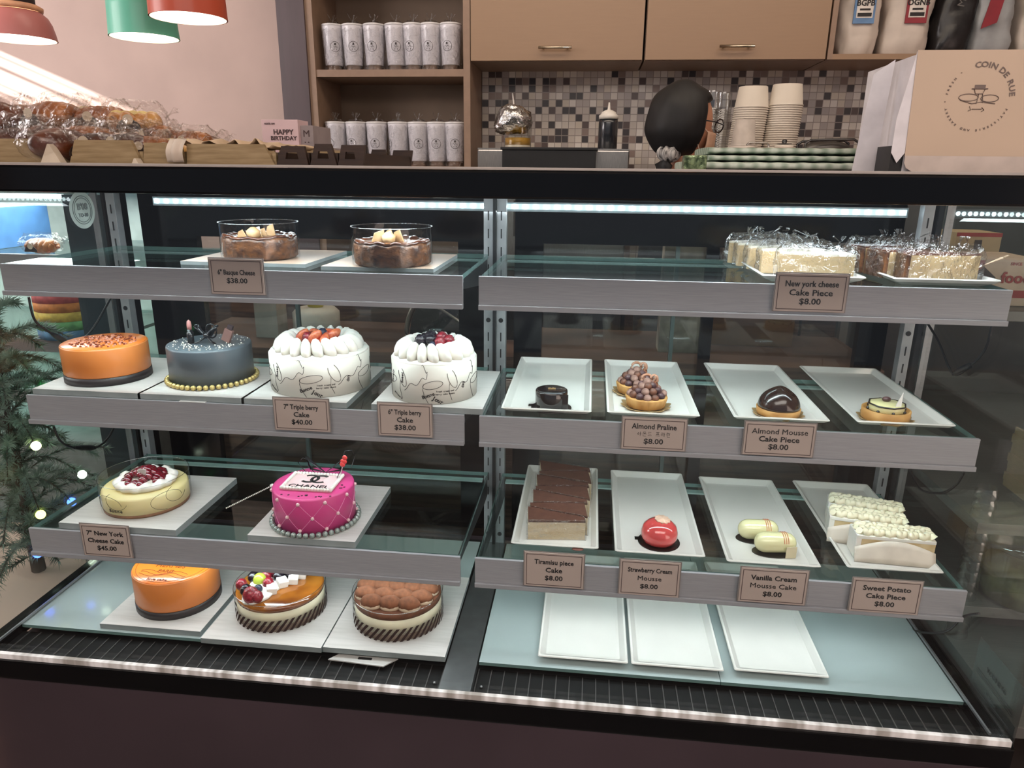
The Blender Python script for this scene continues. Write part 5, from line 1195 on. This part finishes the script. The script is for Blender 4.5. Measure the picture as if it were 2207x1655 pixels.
straight = [(1, 0), (.975, .35), (.955, .8), (.945, .97), (.92, 1.0)]
pendant(38, 85, 1.15, .100, .072, dome, 'b8706c', 'dusty pink pendant lamp with a wood ring, nearest the left edge')
pendant(312, 82, 1.15, .091, .090, straight, '5fb298', 'sea green pendant lamp with a wood ring', '4a2c1e')
pendant(407, 40, 1.0, .094, .20, straight, 'b4482e', 'brick red pendant lamp hanging in front of the green one', None, False)
# ================================================================== LEFT OF THE CASE
LEDGE = mat('pink_beige_ledge', 'c9ab9a', .5, var=.03, scale=5)
tag(MB().box(-1.70, -.846, -.05, .54, 0, .40, .003).build('side_ledge', LEDGE), 'low pinkish ledge beside the case under the fir tree', 'ledge')
t = thing('christmas_tree', 'small dark green fir tree with coloured fairy lights left of the case', 'tree', (-.985, .345, .4005))
MB().tube([(0, 0, 0), (0, 0, .55)], [.014, .004], 8).build('trunk', mat('bark', '4a382c', .8), t)
NE = mat('fir_needles', '3c4f40', .5, col2='8a9a8c', scale=30); q = MB(); bt = MB(); rr = random.Random(11)
tips = []
for k in range(96):
    z = .03+.50*(k/96)**1.0; a = k*2.399; ln = (.25*(1-z/.80)+.04)*rr.uniform(.75, 1.1)
    dx, dy = math.cos(a), math.sin(a)
    if dx > 0: ln = min(ln, .120/max(dx, .2))
    if dy > 0: ln = min(ln, .175/max(dy, .2))
    else: ln = min(ln, .36/max(-dy, .2))
    drop = rr.uniform(-.05, .05)
    bp_ = [Vector((dx*ln*i/8, dy*ln*i/8, max(.016, z+.03*math.sin(i/8*PI)+drop*i/8))) for i in range(9)]
    bt.tube(bp_, .0012, 4); tips.append(bp_[-1])
    for i in range(260):
        f = i/260*8; j = min(7, int(f)); p0 = bp_[j].lerp(bp_[j+1], f-j)
        d = (bp_[j+1]-bp_[j]).normalized(); s1 = Vector((rr.uniform(-1, 1), rr.uniform(-1, 1), rr.uniform(-1, 1))); s1 = (s1-d*s1.dot(d)).normalized()
        e = p0+(d*.55+s1*.85)*rr.uniform(.014, .024); w = d.cross(s1)*.0014
        if e.x > .142 or e.z < .002: continue
        q.add([p0+w, p0-w, e], [(0, 1, 2)], False)
bt.build('branches', mat('bark', '4a382c'), t)
q.build('needles', NE, t)
for k, (col, idx) in enumerate((('2ad060', (15, 925)), ('3a5af0', (58, 1065)), ('e0e8d0', (95, 1005)), ('d8d060', (37, 1118)), ('2ad060', (48, 820)), ('f0c8a0', (20, 990)), ('3a5af0', (12, 1180)), ('e0e8d0', (120, 1120)))):
    v = min(tips, key=lambda p: (p+Vector((-.985, .345, .4005))-at_x(idx[0], idx[1], -.93)).length); MB().sph((0, 0, 0), .009, 10, 8).build('fairy_light', mat('bulb_'+col, col, .3, emit=9, var=0), t, loc=(min(v.x, .12), v.y, v.z))
t = thing('second_display_case', 'neighbouring glass display case seen through the left end glass', 'display case', (-1.30, .60, 0))
MB().box(-.35, .34, 0, .42, 0, .60, .003).build('base', mat('grey_case_base', '8d9492', .5), t)
MB().box(-.35, .34, 0, .42, 1.19, 1.23, .003).build('top', mat('grey_case_base'), t)
MB().box(-.35, .34, .41, .42, .60, 1.19).build('back_panel', mat('pale_teal_back', 'c0c8c2', .4), t)
for z in (.72, .85, 1.05):
    q = MB().box(-.345, .335, .03, .40, z-.008, z); q.m = [0, 0, 1, 1, 1, 1]; q.build('glass_shelf', [SGLASS, GEDGE], t)
    MB().box(-.345, .335, .018, .03, z-.03, z+.002).build('shelf_rail', ALU, t)
for x in (-.345, .335): MB().box(x-.006, x+.006, .0, .42, .6, 1.19).build('end_glass', GLASS, t)
MB().box(.345, .440, -.036, -.030, .402, 1.19).build('frame_column', mat('dark_slate_column', '2c3a40', .35), t)
MB().box(-.34, .30, .02, .03, 1.178, 1.188).build('led_strip', mat('led_tube_glow'), t)
area('second_case_light', (-1.30, .75, 1.17), (0, 0, 0), .6, .25, 5, (1, .98, .96))
def rp_(i): return ('c85a5a', 'd8823c', 'd8b850', '6aa86a', '4a7aa0', '6a6a9a')[i]
t = thing('rainbow_cake', 'tall rainbow layered cake inside the neighbouring case', 'cake', (-1.075, .68, .8505))
for i in range(5): MB().lathe([(.072, .022*i+.0003), (.072, .022*i+.022)], 48).build('cake_layer', mat('layer_'+rp_(4-i), rp_(4-i), .7, var=.15, scale=60, bump=.3), t)
MB().box(-1.37, -1.262, .66, .90, 1.0505, 1.150, .002).build('blue_carton', mat('blue_carton_card', '4a78ac', .5)); tag(bpy.data.objects['blue_carton'], 'blue carton on the top shelf of the neighbouring case', 'box')
for k, (x, y, z, lb) in enumerate(((-1.10, .66, 1.0505, 'wrapped pastry next to the blue carton in the neighbouring case'), (-1.02, .72, 1.0505, 'wrapped pastry at the right end of the neighbouring top shelf'), (-1.06, .68, .7205, 'wrapped pastry low in the neighbouring case'))):
    dup(protos[k % 3], (x, y, z), .3*k, lb, 'wrapped pastries in the neighbouring case', .8)
# ================================================================== RIGHT OF THE CASE
t = thing('side_rack', 'grey metal rack right of the case stacked with boxes and containers', 'rack', (1.25, .30, 0)); RK = mat('grey_rack_metal', '6e6e6a', .4, .5, stretch=(1, 20, 1), scale=20)
for z, y0 in ((.452, -.25), (.53, -.05), (.69, -.05), (1.0, .24)): MB().box(-.395, .4, y0, .75, z-.02, z, .001).build('rack_shelf', RK, t)
for x, y in ((-.385, .74), (.39, .74), (.39, -.04)): MB().box(x-.01, x+.01, y-.01, y+.01, 0, 1.2).build('rack_leg', RK, t)
MB().box(-.39, .4, .76, .78, 0, 1.2).build('rack_back', mat('dark_rack_back', '3b3f3d', .5), t)
def box_thing(name, x0, x1, y0, y1, z0, z1, m, label, prints):
    t = thing(name, label, 'box', ((x0+x1)/2, y0, z0)); w = (x1-x0)/2
    MB().box(-w, w, 0, y1-y0, 0, z1-z0, .001).build('carton', m, t)
    for nm, mm, a, b, c, d in prints: MB().box(-w+a*2*w, -w+b*2*w, -.0012, -.0002, c*(z1-z0), d*(z1-z0)).build(nm, mm, t)
    return t
t = box_thing('food_carton', .905, 1.075, .60, .75, 1.0005, 1.092, mat('cream_carton', 'c9b09a', .5), 'red and cream carton lettered food, standing on the rack top', [('red_panel', mat('carton_red', '9c3a38', .5), 0, .34, .08, .98), ('red_stripe', mat('carton_red', '9c3a38', .5), .46, .98, .18, .34)])
MB().text('food', .030, T(.036, -.0014, .055) @ FRONT, .03).text('SINCE 1975', .008, T(.04, -.0014, .083) @ FRONT, .02).build('lettering', mat('carton_red'), t)
MB().prism([(-.026, 0), (0, .022), (.026, 0), (0, -.022)], 0, .0006, T(-.028, -.0014, .055) @ FRONT).build('dark_diamond', mat('carton_diamond', '3c3434', .5), t)
box_thing('cream_box', .99, 1.10, .80, .90, 1.0005, 1.075, mat('dark_carton', '4a4440', .5), 'dark box behind the red and cream carton', [])
box_thing('cream_box', .995, 1.09, .80, .90, 1.0757, 1.128, mat('cream_box_card', 'b8a07c', .5), 'small cream box on the dark box with a red top edge', [('red_edge', mat('carton_red'), 0, 1, .84, 1), ('seal', mat('carton_diamond'), .42, .58, .3, .7)])
KF = mat('kraft_tray_card', '8f7a5c', .7, var=.08)
kb = None
for k in range(9):
    o = MB().box(-.08, .10, 0, .15, 0, .004, .001).box(-.08, -.076, 0, .15, .004, .016).box(-.076, .10, 0, .004, .004, .016).build('kraft_tray', KF) if kb is None else kb.copy()
    if kb: C.objects.link(o)
    kb = kb or o; o.location = (1.06, .27, .6905+.0125*k); o.rotation_euler = (0, 0, .02*math.sin(k*2)); tag(o, 'kraft paper tray, %s from the top of the stack by the right end glass' % ORDN[9-k] if k < 8 else 'topmost kraft paper tray of the stack by the right end glass', 'tray', 'stack of kraft trays')
t = thing('clear_container', 'clear lidded container with greenish contents on the rack behind the right end glass', 'container', (.985, .29, .5305))
MB().lathe([(.075, 0), (.085, .10), (.088, .105)], 40, sx=1.0, sy=.9, cap=False).build('tub', CLP, t)
MB().lathe([(.088, .1055), (.09, .115), (.05, .117), (.001, .117)], 40, sx=1.0, sy=.9).build('lid', CLP, t)
MB().lathe([(.072, .003), (.080, .06), (0, .064)], 40, sx=1.0, sy=.9).build('contents', mat('olive_salad', '6e6a44', .7, var=.2, scale=40, bump=.5), t)
t = thing('clear_cup_column', 'leaning column of nested clear cups by the right end glass', 'cups', (.875, .28, .4525)); 
for k in range(15): MB().lathe([(.018, 0), (.0185, .004), (.016, .018)], 20, cap=False).build('clear_cup', CLP, t, loc=(0, 0, .0195*k))
# warning label on the right end glass
p0 = at_x(2128, 1444, .8225)
t = thing('warning_label', 'grey warning label low on the right end glass', 'label', (.8235, p0.y+.02, p0.z-.05))
MB().box(0, .0006, -.11, .015, -.03, .085).build('label_film', glassmat('label_film', (.62, .6, .58), .12, rough=.4), t)
MY = Matrix.Rotation(math.radians(-90), 4, 'Z') @ FRONT
q = MB(); q.text('WARNING', .011, T(-.0008, -.045, .050) @ MY, .03); q.text('Caution', .010, T(-.0008, -.045, .015) @ MY, .02)
for k in range(5): q.box(-.0010, -.0002, -.095, .005, .036-.004*k*1.0-(.018 if k > 2 else 0), .0368-.004*k-(.018 if k > 2 else 0))
q.build('label_print', INK, t)
# cables inside the end glasses
CB = mat('black_cable', '0e0e10', .4)
def cable(pts, x, label, plug=None):
    P = [at_x(u, v, x) for u, v in pts]; n = len(P); out = []
    for i in range(n-1):
        for j in range(6):
            s = j/6; p0, p1, p2, p3 = P[max(0, i-1)], P[i], P[i+1], P[min(n-1, i+2)]
            out.append(.5*((2*p1)+(p2-p0)*s+(2*p0-5*p1+4*p2-p3)*s*s+(3*p1-p0-3*p2+p3)*s**3))
    out.append(P[-1])
    t = thing('power_cable', label, 'cable', tuple(out[0]), 0); o0 = out[0]
    MB().tube([p-o0 for p in out], .0022, 7).build('cord', CB, t)
    if plug is not None:
        a, b = P[plug]-o0, P[plug+1]-o0; MB().tube([a, a.lerp(b, .3), a.lerp(b, .8), b], [.003, .0055, .0055, .003], 10).build('plug', CB, t)
cable([(62, 640), (75, 690), (110, 718), (150, 742), (195, 715), (240, 640)], -.806, 'black cable hanging from the top left shelf at the left end glass', 2)
cable([(115, 918), (130, 950), (160, 965), (205, 965), (232, 945), (245, 922)], -.806, 'black cable looping under the middle left shelf', 2)
cable([(2000, 698), (2025, 740), (2055, 806), (2095, 785), (2125, 750), (2138, 700)], .806, 'black cable hanging under the top right shelf at the right end glass', 2)
cable([(1962, 1015), (1985, 1055), (2030, 1062), (2060, 1045), (2078, 1018)], .806, 'black cable looping under the middle right shelf')
cable([(1948, 1345), (1985, 1362), (2040, 1360), (2075, 1330), (2110, 1322)], .803, 'black cable lying at the lower right corner of the case')
# ================================================================== BEHIND THE CASE
t = thing('prep_ledge', 'low dark preparation ledge behind the rear doors', 'ledge', (0, .70, 0))
MB().box(-.85, .85, 0, .34, .80, .83, .002).build('ledge_top', WOODD, t)
MB().box(-.85, .85, .03, .05, 0, .80).build('ledge_front', WOODD, t)
t = thing('food_slicer', 'curved steel slicer guard behind the rear glass of the left bay', 'slicer', (-.13, .86, .8305))
q = MB(); RQ = .15
pts = [(-RQ*math.cos(math.radians(a)), 0, RQ*math.sin(math.radians(a))*1.05) for a in range(0, 100, 5)]+[(.15, 0, .157)]
q.tube(pts, .007, 8); q.build('steel_rim', STEEL, t)
MB().prism([(p[0]*.95, p[2]*.95) for p in pts]+[(.15, 0), (0, 0)], 0, .004, Matrix.Translation((0, .01, .001)) @ FRONT).build('dark_guard', mat('smoked_guard', '2a2a26', .2, coat=.5), t)
MB().tube([(-.09, -.012, .10), (.0, -.012, .045)], .004, 8).build('arm', STEEL, t)
small_box(.36, .46, .80, .86, .8305, 1.135, 'paper_bag', mat('white_printed_bag', 'b9b2a4', .6, col2='6a6258', scale=14, var=.1), 'white paper bag with a faint leaf print behind the right rear glass')
small_box(-.66, -.60, .80, .86, .8305, 1.15, 'white_carton', mat('white_carton_card', 'b8b4ae', .6), 'white carton with a dark triangle mark behind the left rear glass', [('A', .02, .29, 0)])
small_box(.44, .70, .90, 1.0, .8305, .95, 'brown_carton', mat('brown_carton_card', '7a5c40', .6), 'brown carton standing on the ledge behind the right rear glass')
t = thing('small_cream_cake', 'small cream cake with yellow topping behind the left rear glass', 'cake', (-.52, .86, .8305))
MB().lathe([(.06, 0), (.06, .06), (.05, .07), (0, .075)], 40).build('cake_body', CREAM, t); MB().sph((0, 0, .08), .018, 14, 10, (1.2, 1, .8)).build('yellow_topping', mat('yellow_topping', 'd8c850', .4), t)
